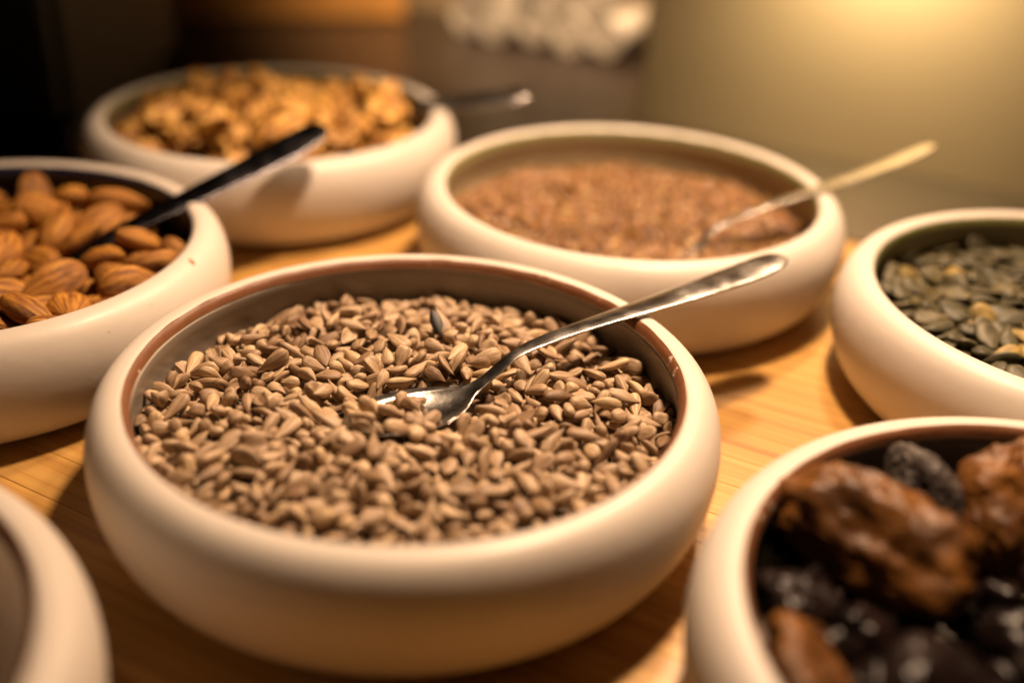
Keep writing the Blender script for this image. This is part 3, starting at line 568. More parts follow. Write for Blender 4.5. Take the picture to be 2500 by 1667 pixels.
4,603,-229,-153,91,-41,4,7,-235,-584,-160,8,18,81,3,-194,125,-150,-59,-81,-3,10,279,-474,-124,2,31,-93,1,618,282,-129,30,-10,-78,9,714,-71,-145,10,4,73,
2,-561,534,-163,39,36,10,2,-56,-554,-123,10,41,70,4,505,17,-106,-75,61,-7,10,215,616,-122,69,-71,10,9,555,512,-139,61,-72,-32,10,85,-672,-146,-72,-54,43,
8,-35,-111,-79,5,7,-94,4,25,-188,-81,20,48,81,9,725,339,-147,-98,3,5,5,255,-98,-123,20,-27,84,3,584,-461,-150,20,-13,97,9,-70,863,-162,-19,20,95,
9,-597,197,-130,38,-2,-73,10,-396,-453,-142,72,57,18,1,281,154,-156,-21,12,14,8,250,438,-108,-40,74,-30,9,-147,705,-133,-96,-20,10,6,-734,-276,-180,15,-7,-57,
5,-249,562,-130,21,78,-50,11,253,-519,-155,-21,14,74,10,-293,-514,-131,11,91,38,2,-828,-234,-162,46,67,-14,1,182,-211,-136,7,43,-15,4,798,126,-178,-91,-25,21,
0,-417,141,-120,-11,-38,-92,4,-398,-375,-121,88,-41,-21,8,-741,265,-141,-66,-60,45,5,224,46,-150,6,57,52,1,-213,676,-126,-51,46,-42,4,-9,-256,-118,-52,24,-15,
5,301,602,-120,60,-68,42,9,4,-453,-154,41,35,33,11,22,-387,-98,32,50,66,11,-399,422,-118,-89,-19,32,1,30,838,-153,-81,43,27,4,-69,-166,-82,-12,-18,-97,
0,-559,14,-155,81,47,4,0,-510,-350,-160,19,-8,-34,6,43,-705,-140,16,4,67,7,58,-444,-151,-22,-93,-30,4,-45,-168,-151,45,45,44,6,293,-377,-125,0,5,88,
9,-606,-64,-122,-8,28,88,10,141,-310,-132,-3,-29,-7,3,-300,61,-102,-82,26,3,3,467,430,-121,-84,43,-23,8,39,275,-120,87,39,-14,5,-494,-168,-124,-41,78,-45,
1,-740,29,-165,-77,-1,-22,5,780,-46,-163,32,16,-50,2,393,726,-145,-20,7,6,7,-178,-348,-102,25,-21,-66,8,-455,-344,-152,-27,27,-17,3,713,38,-138,69,47,41,
8,451,99,-126,-93,25,-25,0,450,-368,-134,45,-9,-50,1,196,305,-115,-87,46,1,9,420,-440,-127,3,2,-100,4,-346,736,-135,4,25,-87,1,-246,-707,-128,17,29,-31,
1,-97,-323,-106,84,-54,9,11,-54,461,-101,17,-62,-76,11,398,-68,-118,53,-55,-60,5,663,245,-130,-16,97,-16,1,-551,330,-130,-3,18,-93,0,256,808,-157,-45,76,-37,
10,9,-142,-156,-1,14,-80,6,112,850,-167,-52,-75,-32,11,-429,120,-146,-25,-85,-41,5,228,-334,-125,43,21,4,8,-498,454,-156,50,69,-50,8,130,-463,-129,41,32,9,
0,-344,-155,-131,-66,-48,44,2,-671,528,-178,-93,2,26,9,528,-158,-142,47,85,-8,10,-842,-42,-182,-22,58,-66,10,475,-70,-120,16,-97,-1,3,-260,475,-121,-80,38,-30,
10,-149,829,-153,28,75,57,9,221,356,-115,47,55,-39,0,-718,373,-134,6,25,96,10,354,391,-110,55,38,-70,4,-167,-365,-120,-25,-21,26,7,-75,-115,-90,10,-95,-25,
0,193,-597,-159,-15,59,-70,5,-507,-440,-163,58,74,11,10,-20,191,-157,-3,10,-80,8,424,751,-158,95,-24,-1,0,-125,283,-110,-6,27,-32,6,41,230,-130,-31,-8,-41,
2,515,-263,-123,-7,10,-5,6,163,845,-172,-21,-91,5,7,460,20,-129,77,-62,3,7,-183,410,-118,17,17,37,2,320,125,-137,-98,-2,6,3,173,-272,-114,-9,58,81,
11,-360,-320,-124,-53,-66,42,5,173,267,-110,-67,-70,27,10,-67,632,-112,35,-89,25,7,129,-167,-99,-13,-20,62,6,222,182,-131,31,12,-13,3,-251,-268,-130,22,19,-90,
3,675,-45,-158,-6,14,69,10,-180,597,-125,-28,0,0,4,846,20,-183,-30,94,18,8,-399,531,-146,36,6,-77,4,-326,523,-127,39,-15,-82,4,763,-190,-177,-1,7,-96,
10,-728,-151,-171,-12,-1,-4,3,-554,423,-135,-28,77,-49,5,649,-320,-146,-6,-96,20,10,327,332,-136,-4,43,-58,5,-643,197,-144,-48,-41,-8,3,582,47,-124,-80,59,-1,
11,-137,237,-102,-14,34,-40,8,177,572,-119,35,28,51,4,-5,806,-169,85,45,-15,2,-600,-548,-131,51,-13,-80,3,-32,170,-117,-48,-37,31,8,670,542,-181,-91,24,34,
7,-644,535,-149,-13,24,-57,2,380,75,-122,-59,74,-29,1,-653,-476,-135,-21,-66,71,10,-747,-199,-171,-18,94,13,9,333,-574,-164,-2,88,-47,3,213,-7,-152,4,-3,-99,
1,183,423,-129,19,63,71,3,273,-55,-127,-35,-86,35,1,-55,551,-116,94,25,21,2,506,502,-152,-88,24,10,7,271,-224,-119,12,-9,-18,5,841,192,-180,-25,-41,49,
11,-708,411,-153,7,27,-94,3,594,486,-171,-9,89,43,6,439,93,-98,46,86,7,2,499,-187,-113,-19,0,98,8,69,-272,-115,-12,-5,55,2,437,-18,-160,23,-97,-5,
1,-613,-146,-159,14,54,79,2,-638,-423,-170,52,-21,-38,1,739,-241,-162,-3,-90,-37,8,-597,-492,-174,-47,84,8,8,-618,330,-131,50,-15,-59,10,-583,-364,-167,-5,8,-38,
9,320,-246,-141,-64,-63,42,0,-325,352,-128,13,-3,40,5,-189,-412,-147,-49,16,51,6,176,35,-161,87,47,-14,2,-773,104,-159,-46,-64,23,11,741,-315,-151,-61,43,21,
5,-62,315,-97,-25,-11,-28,3,47,-270,-95,25,15,24,1,-275,-242,-121,-5,23,-82,8,29,-256,-92,12,16,70,0,-322,-182,-116,-19,0,-61,0,112,-237,-111,1,22,83,
3,312,-484,-161,-3,-85,-53,8,630,-168,-165,6,13,79,3,-470,572,-140,85,-29,-5,4,545,-336,-162,0,21,-92,2,417,-528,-169,-5,-9,96,2,-63,-676,-164,-8,-98,-9,
10,-687,-293,-172,-21,-13,69,4,674,138,-164,-7,25,93,4,552,1,-144,15,-96,20,10,-55,-373,-121,-26,-90,34,10,130,485,-116,11,-10,-92,9,-329,467,-116,0,90,-15,
11,93,-530,-124,-33,91,-16,4,658,367,-145,-51,85,7,7,-624,165,-116,24,72,64,10,502,-566,-112,63,66,5,6,-259,715,-142,13,68,47,2,-193,-351,-122,8,58,81,
9,-374,-485,-162,4,99,9,9,-91,-614,-162,3,-7,64,8,-635,-185,-163,-99,2,-9,6,449,411,-152,-24,-32,83,8,-45,-422,-127,96,16,-9,7,50,-373,-115,-33,-35,84,
2,-288,-558,-145,-72,31,24,6,404,410,-136,98,-20,-8,0,470,497,-108,-18,92,-9,0,-416,667,-135,16,-54,83,9,138,308,-113,-80,-52,25,3,26,382,-127,94,-31,4,
1,359,-237,-92,16,44,-88,11,324,284,-130,32,92,4,6,-113,438,-119,-12,-98,-1,0,18,531,-127,14,-8,-27,11,507,373,-128,-65,-74,-16,0,-264,-103,-118,92,-2,-36,
7,359,612,-131,62,74,-7,9,-374,-650,-144,-20,36,-8,6,754,-85,-178,6,7,-7,11,-523,-501,-169,-39,54,-29,5,628,-25,-160,5,4,12,4,451,-473,-166,-76,65,10,
8,-591,-422,-172,-7,7,98,5,-150,-276,-132,30,22,74,2,-545,-280,-155,63,-17,-25,4,-330,-534,-162,-2,0,44,9,-437,693,-151,27,24,-6,7,-186,-640,-163,11,13,74,
1,-797,0,-173,-79,41,-29,3,-541,-68,-134,90,-38,-1,9,267,518,-125,-71,-50,39,5,-317,591,-128,-79,58,15,2,-197,-289,-120,79,-36,-19,4,-95,187,-122,-57,64,-22,
11,-193,540,-117,-54,54,-62,3,-398,-135,-132,-88,40,-21,6,233,-254,-119,39,2,-31,3,294,723,-145,-90,-3,-7,6,616,197,-125,-78,-62,6,0,695,480,-179,40,56,64,
9,562,64,-160,10,99,5,5,-23,417,-155,-96,10,17,4,7,-673,-159,16,26,22,6,-306,91,-126,-60,79,4,7,447,-504,-137,29,0,-21,2,298,234,-148,55,-17,-63,
8,-53,206,-126,12,39,-81,1,-218,470,-149,-28,23,-86,6,-165,495,-124,6,35,80,8,-767,243,-171,-90,32,-22,2,-214,-576,-129,-6,6,-98,0,-640,-370,-166,-67,39,-6,
3,-120,-373,-117,-1,20,-58,7,-157,-524,-122,50,54,54,8,54,654,-159,-14,81,54,8,-601,463,-142,22,81,21,4,-456,-315,-95,55,16,28,4,172,-482,-158,-4,-5,100,
6,552,-430,-172,7,6,-38,4,399,736,-183,-7,8,55,4,-192,184,-157,-2,-2,99,10,-198,52,-158,17,97,18,4,502,400,-157,29,-13,-53,7,492,-259,-157,5,8,37,
2,519,455,-171,35,94,-1,11,-460,353,-126,-31,86,40,4,-76,752,-147,99,-6,-3,9,585,128,-133,-89,3,44,0,148,454,-100,-83,-6,23,7,782,374,-150,79,-37,-29,
11,-272,528,-94,20,79,-6,9,83,-256,-108,-25,-4,-81,8,-59,-139,-84,-10,-9,-82,8,176,-300,-156,32,94,-5,1,564,-141,-156,25,54,74,1,427,161,-156,-2,-7,94,
10,-728,-379,-181,-71,71,0,2,-114,182,-162,-68,73,11,1,118,-610,-160,26,94,18,8,181,-105,-157,-82,57,2,10,274,-312,-147,-79,36,12,4,-831,-170,-183,-9,8,39,
1,-502,-61,-154,-15,58,-68,2,-444,213,-150,-44,81,33,5,89,-510,-156,2,-1,-88,4,843,-86,-185,-26,96,5,3,-358,-264,-156,-31,-95,8,4,-265,502,-160,74,67,-2,
8,-559,244,-125,21,-8,-85,11,181,230,-142,-28,21,-70,3,433,166,-120,38,93,1,7,-184,259,-118,-71,-67,-20,0,-486,-238,-132,5,-4,18,1,-244,813,-183,-37,68,-58,
10,-306,780,-151,-46,47,-14,3,-138,-162,-158,-70,-35,29,0,-272,594,-126,-20,59,-63,0,-117,-575,-138,13,58,59,10,-658,70,-146,-69,-2,-5,11,-622,407,-139,-97,6,-22,
6,292,69,-149,41,40,22,7,-295,667,-144,42,51,28,7,552,-123,-118,-24,91,-30,7,374,-291,-121,-66,75,5,8,642,135,-133,0,87,33,11,629,-452,-132,3,-70,-71,
5,-292,-633,-167,8,-4,20,5,159,-359,-155,4,-1,-58,2,-168,-562,-162,-2,3,11,7,-17,-633,-160,28,8,-1,6,-40,839,-187,63,-77,3,1,94,-239,-154,33,71,48,
4,-776,-80,-170,63,63,17,9,-356,90,-130,-66,66,-13,10,-226,-486,-157,51,-86,-2,0,684,-195,-166,-40,-60,61,11,-62,163,-160,66,61,27,9,36,613,-159,-33,-16,89,
11,-526,-405,-156,-18,54,-76,7,-652,464,-165,-91,-39,-14,9,-316,179,-120,-98,-20,7,2,57,796,-147,97,21,-7,6,-700,463,-181,46,-86,21,3,-472,261,-124,31,-78,-54,
3,-312,457,-157,49,83,6,0,833,66,-180,-56,-8,34,10,100,-227,-105,-64,20,-17,0,128,721,-137,-2,24,76,5,331,45,-131,-79,27,-23,3,-207,751,-175,-48,85,19,
7,678,298,-154,-99,14,5,1,500,-115,-146,74,56,-4,9,563,630,-166,-48,33,-58,4,-169,-182,-117,62,15,21,11,318,187,-135,-42,22,-25,10,411,444,-103,23,91,19,
6,-274,-315,-141,12,7,81,0,-317,-222,-141,-32,-9,36,0,-29,-159,-89,-4,33,-94,2,-433,-441,-164,-9,-4,43,7,-602,41,-158,95,29,-11,11,-470,721,-167,36,60,-32,
1,-362,-616,-165,45,-20,-32,11,541,-58,-153,11,17,-81,11,-811,176,-178,-14,25,22,2,85,479,-159,-34,93,-1,1,-500,132,-155,5,93,-35,4,78,-350,-151,6,-21,96,
9,-166,369,-138,-6,93,-19,9,461,-212,-158,-13,24,-18,7,824,266,-179,-38,-49,62,6,-666,23,-151,-62,8,-37,8,-40,499,-156,-17,96,-5,2,-309,522,-160,-77,58,-21,
10,-508,504,-168,15,96,2,3,-636,-29,-164,-23,-85,48,5,795,179,-177,79,-48,-35,7,665,440,-156,5,-46,48,8,-497,195,-155,-69,71,-13,2,726,297,-173,9,-10,-43,
1,-148,-137,-126,-82,-3,18,2,652,-124,-148,-32,-6,94,11,575,-366,-167,-76,-29,18,5,-321,-458,-145,69,-63,6,7,352,68,-155,3,4,-49,2,205,490,-130,37,-93,6,
9,-294,228,-124,-49,-1,19,1,363,-204,-120,-30,-11,3,3,603,393,-168,86,41,-9,5,-413,-543,-166,52,86,0,0,260,262,-123,-83,53,15,5,97,297,-131,-62,-46,14,
6,-786,-333,-178,30,73,-61,11,-568,-340,-115,92,30,18,0,-375,618,-125,95,-30,10,1,351,746,-177,10,15,-91,1,257,331,-111,-23,0,-95,6,-192,707,-159,34,12,-23,
8,-235,-127,-99,-20,10,-96,9,520,608,-142,-91,-42,5,1,217,818,-175,-75,52,0,3,156,-215,-133,27,-3,43,4,-178,286,-153,2,80,-59,8,347,-378,-152,-43,84,16,
1,-390,-175,-155,95,30,5,10,-728,417,-182,98,6,-13,0,535,-281,-159,-7,18,-86,10,291,-273,-156,87,-47,-6,5,617,-285,-165,-68,-68,21,2,146,374,-159,54,82,-5,
1,-576,150,-155,-20,71,67,6,-75,-472,-135,18,-14,-17,8,506,41,-151,42,45,51,4,-772,304,-171,-44,30,-17,0,187,614,-156,41,50,65,11,-297,-63,-157,-37,68,-58,
2,291,356,-153,33,0,-39,8,-363,293,-153,27,89,13,9,-55,-512,-158,3,-6,98,7,174,-555,-155,-33,92,-21,0,-366,26,-131,-28,95,11,1,359,-233,-156,-7,-15,89,
6,-261,169,-158,-35,-93,6,0,-518,301,-153,51,34,55,1,-655,234,-165,3,60,-78,1,526,531,-169,-50,14,-14,9,-824,205,-173,-27,30,20,11,643,27,-165,-4,-91,-42,
4,27,866,-174,-4,-79,61,4,-139,-479,-156,-9,14,-23,6,-22,-324,-127,54,81,-12,7,293,-38,-156,-19,-98,-2,2,-204,402,-157,-72,67,4,1,-233,636,-146,41,47,78,
2,-140,-621,-166,3,10,-74,5,598,539,-173,37,34,34,10,503,-366,-140,-71,-65,2,9,724,-284,-169,-92,-25,25,8,11,-370,-145,66,-57,-22,6,335,484,-128,92,39,0,
3,-53,354,-119,19,96,-21,5,104,754,-172,-5,-16,-91,4,-374,-98,-132,41,12,-47,11,79,-90,-153,-23,21,65,4,520,653,-168,14,-12,83,5,322,571,-137,35,90,-2,
9,-510,-290,-129,9,24,94,9,-790,-365,-145,-27,79,-1,6,477,568,-132,27,87,31,2,649,60,-141,0,94,11,0,-524,570,-159,-56,-61,47,6,-489,686,-171,-79,-40,6,
4,834,-157,-149,-39,-18,66,7,430,533,-119,-2,-44,-90,1,-230,-145,-111,-7,-52,83,0,188,-195,-118,15,13,15,11,-69,-287,-91,33,-14,-31,10,-83,-333,-108,-5,7,-96,
9,-40,302,-155,-6,62,-75,2,-534,-31,-161,-39,92,4,10,-85,-404,-156,-2,12,-76,10,729,245,-175,-19,15,-20,2,551,368,-165,-61,-74,18,5,160,675,-162,70,-24,-18,
7,-201,-8,-154,-45,-82,34,10,-647,-267,-167,-17,-6,77,8,-171,576,-157,-21,96,-20,1,-811,90,-179,80,-59,-6,8,-367,-318,-158,9,5,28,0,-286,-376,-158,9,3,-94,
3,-263,95,-160,-4,-87,50,1,478,84,-156,60,-79,-11,11,-597,320,-166,55,-59,-45,1,308,-170,-153,56,37,38,8,708,-132,-171,9,11,-9,7,180,308,-155,-2,11,78,
6,646,477,-183,0,-4,-87,7,55,-283,-156,8,13,60,10,399,-183,-152,34,55,55,7,750,374,-182,20,-1,-48,8,-563,-90,-160,6,5,36,10,744,155,-173,-13,18,-74,
7,458,729,-184,50,84,16,10,-102,311,-133,-5,42,-47,4,-498,613,-179,12,99,-4,1,238,436,-152,-11,26,-22,6,229,-271,-159,75,-64,-13,11,-680,109,-159,-1,1,100,
9,278,590,-164,-2,-2,65,8,612,350,-163,-54,-31,51,1,-829,-75,-181,-47,87,13,3,658,-270,-169,77,-46,-37,9,-291,791,-186,9,12,-63,5,475,282,-149,27,73,-58,
1,331,248,-154,-41,-46,70,9,-88,818,-181,-12,-3,54,11,-845,57,-188,-14,90,41,0,-32,266,-152,12,45,-84,11,771,274,-181,61,-54,-40,8,-574,573,-173,-52,78,-29,
7,-586,95,-158,-27,96,0,3,-424,34,-150,-91,27,15,2,382,289,-144,-80,-28,-7,2,-165,195,-126,-1,-6,-99,11,-151,663,-154,-52,16,77,1,718,366,-178,-21,14,-40,
4,-771,165,-167,-52,80,-28,7,462,709,-146,13,-6,21,7,277,411,-128,-9,95,-27,6,-736,373,-173,-48,-12,49,6,-510,238,-100,40,-17,-88,0,-364,236,-109,-38,-2,36,
11,-536,117,-130,-87,31,6,6,-256,312,-113,16,96,22,3,206,-157,-117,-10,31,88,9,-334,286,-103,0,26,-45,10,-854,122,-184,-66,72,16,5,72,-258,-123,22,8,-33,
7,-270,-170,-114,-32,15,-43,0,194,-208,-116,-37,-45,71,11,559,138,-161,-69,59,-25,5,551,-498,-169,21,-5,87,1,787,-319,-185,-6,3,27,7,324,3,-155,87,-33,-12,
6,-149,-747,-178,7,1,49,4,157,151,-158,-3,2,-76,3,236,-55,-161,21,85,47,7,-721,-79,-169,14,-20,-97,8,549,-662,-188,6,-2,-94,11,-351,793,-181,-80,6,38,
3,138,-158,-161,-58,-65,37,5,726,61,-166,28,-76,-52,3,161,-677,-171,90,-4,-1,8,-383,54,-158,13,-3,-53,3,-382,585,-169,16,99,-1,2,-586,194,-164,98,-20,6,
5,82,815,-179,-79,57,-14,1,-273,-480,-156,-71,60,-20,1,-348,-10,-155,-9,-80,60,7,74,-400,-155,25,8,-1,6,-57,-266,-162,-32,95,4,5,-676,-126,-165,-91,32,-10,
5,-494,356,-159,-30,95,-5,4,30,406,-156,8,6,-87,3,543,569,-176,2,-76,65,0,839,119,-184,-44,90,-1,4,-144,340,-155,11,-20,-93,0,649,-432,-171,6,62,77,
6,-92,609,-165,-3,9,98,2,210,388,-160,-4,-1,97,6,-251,-82,-160,55,-83,-7,11,371,-768,-186,68,70,2,9,278,-381,-159,-18,98,10,1,421,306,-155,-79,53,-13,
3,370,329,-150,-37,77,-31,8,-624,-79,-156,-63,-15,16,4,-273,-714,-175,1,2,23,3,470,-720,-181,7,13,32,4,263,670,-172,-24,97,-2,6,-464,-252,-162,-28,96,2,
6,86,-828,-186,6,2,75,11,303,398,-160,11,-91,-40,2,353,-623,-173,34,94,7,11,-230,539,-155,-33,13,85,10,-564,290,-162,88,41,11,2,34,-859,-162,-64,14,53,
10,-508,-199,-155,12,65,-75,8,57,714,-166,79,-54,-18,2,409,74,-160,-2,-4,98,2,-624,514,-183,98,18,1,9,-71,-722,-172,99,14,-4,2,-23,110,-160,-5,-4,98,
4,-814,282,-185,-17,-14,61,9,-129,-396,-158,77,63,1,2,-61,-458,-161,-22,97,11,6,-397,-761,-189,92,-38,-9,6,755,434,-178,-55,53,-20,11,840,-128,-185,-14,78,61,
6,269,-613,-169,1,7,98,9,-662,-559,-185,-50,30,-26,4,-471,544,-170,-19,5,94,9,-373,148,-157,-53,79,-20,7,-419,260,-156,83,-44,-16,10,-153,235,-156,-20,97,-6,
5,-138,-101,-155,-4,-35,93,4,-535,-152,-151,5,-23,-87,0,-467,-620,-170,45,46,64,7,582,281,-159,-81,55,-14,11,-233,-662,-169,93,-26,-13,6,-215,-376,-160,25,-97,1,
5,1,-766,-173,12,8,-79,10,-471,300,-157,78,61,7,8,126,-426,-151,41,-87,-22,11,-501,-576,-175,73,68,10,3,-351,-696,-177,-27,96,8,2,-282,336,-140,-16,91,-37,
3,629,-580,-163,0,-73,-48,11,815,-212,-178,-47,34,20,5,-119,-687,-164,-7,-6,-18,11,8,-831,-182,26,73,60,5,-744,-431,-185,-19,12,74,5,680,69,-163,-38,43,-72,
6,162,779,-169,-43,-45,75,2,-251,757,-182,-47,88,2,5,230,-123,-156,-23,-19,64,0,106,442,-154,-9,55,-79,5,531,-570,-174,-95,-8,9,0,-215,-771,-179,-5,-1,84,
4,-647,361,-159,-17,14,-95,8,301,-715,-177,-6,3,100,3,-478,79,-160,-18,-85,49,11,410,-594,-173,78,51,18,7,310,-106,-152,49,32,36,4,510,173,-128,16,22,76,
11,493,245,-148,-83,-8,-31,2,589,-596,-151,-51,-80,16,10,336,599,-164,23,-8,-51,4,-282,260,-158,99,10,-4,10,-569,474,-169,34,92,17,1,-138,132,-149,31,6,56,
4,411,-403,-159,0,6,22,7,444,485,-160,7,58,79,0,-573,-306,-159,32,69,43,8,-123,716,-170,65,75,-9,7,-35,-155,-87,85,50,-5,3,322,798,-173,-7,-64,73,
10,-429,-56,-154,-41,45,-49,8,353,441,-159,6,-3,-74,0,398,599,-167,-53,0,42,3,-446,-168,-143,58,-72,-5,11,104,-565,-161,91,-14,-10,2,-256,-418,-154,-12,-89,44,
7,134,530,-156,-3,8,82,4,703,-379,-179,0,10,-64,6,-78,95,-160,6,0,-33,10,-47,682,-164,-69,-8,19,1,361,-320,-154,53,-24,-40,1,-433,348,-157,81,-59,-5,
7,-484,405,-152,56,-14,5,2,643,-357,-175,93,-34,-12,8,655,242,-167,-93,37,6,0,236,-701,-169,-56,73,39,0,-204,-70,-145,9,20,79,3,-388,-53,-155,-78,60,9,
0,471,-340,-159,-17,22,-41,2,715,207,-156,-38,82,-2,2,-147,-830,-187,-3,-3,56,8,733,-10,-169,-85,-50,10,6,430,641,-168,-58,-62,46,0,-30,-860,-184,-100,-3,3,
10,-607,-255,-161,47,-46,-56,6,203,338,-149,-38,-73,52,6,-390,-663,-180,-100,-6,0,9,392,-110,-154,-3,33,-93,11,606,-106,-153,-54,-3,27,1,-667,315,-169,3,79,60,
6,476,626,-167,-32,14,-64,4,-555,399,-166,-6,-2,87,0,-180,642,-159,62,-36,-19,1,279,459,-155,-26,-88,37,1,739,-451,-184,53,41,25,5,-183,826,-182,71,-68,-13,
0,-209,-835,-186,-14,15,-28,6,53,-704,-172,-97,-17,4,10,313,-805,-185,96,22,-15,5,450,-82,-155,-11,-27,90,5,565,-598,-179,8,11,67,1,-637,569,-185,-14,99,5,
3,-762,-388,-161,-22,17,77,5,109,99,-154,38,-91,-18,8,-567,-618,-182,-14,99,0,11,-716,-493,-187,48,80,-35,1,44,77,-146,9,-4,-64,6,176,470,-155,-60,-78,3,
0,198,792,-178,42,87,-25,9,-772,374,-187,-85,-49,16,9,-695,-14,-150,68,71,-9,1,-419,754,-183,0,41,-91,8,71,-154,-152,-71,28,9,5,471,-682,-180,4,12,99,
10,1,744,-171,-39,86,-31,0,96,611,-159,-19,-96,21,11,-510,35,-158,-26,72,-57,5,494,-636,-177,-29,22,27,10,55,528,-156,-14,98,-12,11,-259,217,-141,25,-55,14,
0,83,389,-155,-91,-37,21,2,-452,-570,-174,-89,44,12,11,-227,367,-149,-27,-92,27,8,-470,-695,-185,14,-3,-93,4,-123,410,-149,97,-13,6,8,-74,481,-133,-37,14,-40,
9,678,-478,-179,-2,-6,12,1,-263,610,-164,-13,1,-25,5,22,-242,-154,-53,6,-27,3,119,652,-148,-28,-41,80,7,529,-687,-157,32,6,26,0,612,-504,-161,-29,82,39,
9,46,332,-127,96,23,-6,11,107,366,-123,6,-38,-91,7,-316,-343,-154,-47,80,-12,8,167,-250,-152,-70,27,-10,7,-368,-762,-163,-16,12,-60,0,-442,471,-161,-53,-31,54,
10,-400,300,-135,-64,-74,21,8,-130,850,-188,-6,16,98,11,-536,-555,-170,62,24,38,9,-180,327,-130,3,-8,16,8,789,235,-158,-44,24,-86,7,-19,624,-158,-31,8,-26,
2,-333,671,-170,-10,-2,-96,7,-66,-831,-179,-95,-4,3,7,-407,-382,-156,-98,-20,4,7,-417,168,-154,-44,88,6,8,406,-692,-173,-60,4,6,9,-184,-713,-163,-98,-2,-6,
8,-340,-72,-151,-48,41,-43,5,-434,-291,-156,-12,22,18,4,406,-336,-146,-46,41,-58,9,-688,-389,-173,57,54,36,5,-287,-774,-163,-38,41,35,10,323,-667,-167,-49,6,2,
9,515,-531,-168,91,14,-15,1,413,531,-159,-31,-2,-25,9,221,716,-171,19,48,45,11,-470,10,-157,-70,-35,32,7,-662,151,-164,-9,93,34,0,-424,-623,-156,64,64,0,
3,-25,377,-140,-28,-91,-31,8,-23,41,-150,-38,65,-46,7,-545,-232,-156,91,-30,-14,0,209,-642,-161,8,60,80,5,-412,407,-152,57,-29,-21,0,-90,-217,-148,-49,-58,64,
0,630,580,-180,40,20,-20,2,-605,-567,-182,24,-2,-14,8,-78,590,-126,71,42,9,6,-595,614,-177,-4,50,-84,6,93,149,-161,7,6,26,4,-708,257,-173,14,8,-93,
1,128,-776,-173,24,27,40,11,429,-653,-175,-13,97,5,7,382,640,-167,-19,51,-68,7,613,97,-155,6,-90,44,3,196,-812,-184,-61,-59,33,1,47,-209,-148,52,-28,-40,
1,-635,-528,-153,-6,3,26,9,780,-371,-188,88,46,-3,7,44,-795,-173,-68,-52,44,7,-536,-206,-118,-38,-11,60,2,183,-737,-178,-60,79,11,6,-408,-289,-128,57,-76,-30,
2,446,-140,-160,90,40,-9,8,-460,-732,-161,20,54,-43,3,123,574,-130,-91,-18,19,0,-768,-309,-173,-50,-5,-20,1,-124,-53,-154,13,59,75,0,-97,-864,-168,-62,-17,-32,
8,469,-594,-170,97,-9,-11,7,-67,278,-126,69,67,11,3,-185,-822,-160,86,49,-10,6,-53,-735,-146,-10,-99,-9,9,-498,18,-130,-95,-26,11,6,-793,-235,-177,-24,-23,82,
8,368,-672,-137,-51,14,27,2,-572,-654,-165,26,-68,59,8,270,-785,-183,14,8,25,3,788,-286,-185,-25,86,-44,7,-366,416,-147,-11,-15,-83,11,-489,301,-114,30,32,44,
1,401,480,-136,57,70,41,9,-101,58,-151,28,34,-89,1,400,-740,-173,-45,-26,76,3,585,-526,-145,84,-50,-19,6,-297,292,-134,-11,28,88,11,-266,-679,-153,-94,17,-15,
8,727,390,-138,-24,-57,74,10,691,173,-141,86,-51,11,5,-44,-783,-174,34,87,22,5,254,760,-176,-15,39,76,9,-131,-794,-151,57,70,-11,0,-426,600,-136,-30,21,82,
2,369,-741,-164,15,90,2,0,177,-825,-150,-30,-12,61,10,-524,-691,-148,-4,-45,82,5,717,-444,-149,60,-46,41,3,103,-847,-158,-96,19,1,9,-128,-257,-103,-21,14,24,
4,-352,-699,-133,-99,2,4,3,391,-638,-142,93,-25,-8,11,-136,-718,-142,-18,93,-8,5,-492,-662,-141,96,19,-3,7,-115,6,-154,4,23,84,11,603,167,-160,98,-13,1,
7,748,-388,-160,-69,64,-22,4,274,-716,-145,-7,-36,46,9,-609,-622,-156,-21,80,23,3,-72,-267,-102,-53,-42,-73,11,-473,650,-155,73,57,-23,10,812,-239,-141,9,-54,-74,
6,526,-589,-145,-31,91,26,6,558,214,-157,-84,-43,31,0,394,248,-146,-15,-37,-90,9,-231,-174,-117,26,28,13,5,80,-760,-173,-19,29,1,2,-448,-261,-123,-95,-14,23,
3,567,-598,-113,6,-96,-29,0,-142,-758,-144,2,77,-62,5,-268,-814,-182,-38,33,-51,5,426,-725,-146,20,-79,53,9,-728,-396,-145,-56,-81,14,0,694,-514,-153,-44,26,28,
4,229,-731,-134,47,-21,-35,6,-309,-811,-153,42,-32,-6,6,265,317,-150,-40,-83,31,7,790,-355,-147,-34,56,-42,9,30,-770,-138,28,11,-18,1,586,634,-130,40,67,60,
3,-625,-577,-135,43,-20,58,9,698,-480,-141,4,48,82,10,-512,-620,-143,33,37,-33,0,-304,722,-160,-48,15,54,1,582,-636,-125,17,-22,21,4,193,-770,-148,24,96,-4,
2,-187,-245,-134,-33,78,23,1,-61,-828,-137,78,36,17,6,-77,-765,-129,-85,-53,-3,4,360,-131,-124,-47,-87,16,9,87,-193,-141,12,42,89,2,-112,632,-145,-38,17,74,
8,479,-650,-122,87,-6,4,0,-63,0,-151,45,-44,-59,3,473,-685,-141,-8,93,33,7,144,-815,-137,95,30,2,9,-345,658,-132,18,-25,-58,1,-662,-481,-174,79,55,-1,
9,-243,-808,-154,66,67,-33,0,-25,-845,-147,44,87,5,4,135,-709,-158,52,2,20,9,-192,-749,-135,65,51,32,11,237,-826,-180,-79,48,28,9,-146,-21,-127,16,6,-83,
9,709,-405,-141,45,40,-39,6,528,-630,-144,47,12,-24,0,-704,-467,-164,-42,-8,-64,4,-346,-758,-134,-86,-47,19,11,0,-808,-155,-89,-29,28,3,642,-543,-153,91,4,-31,
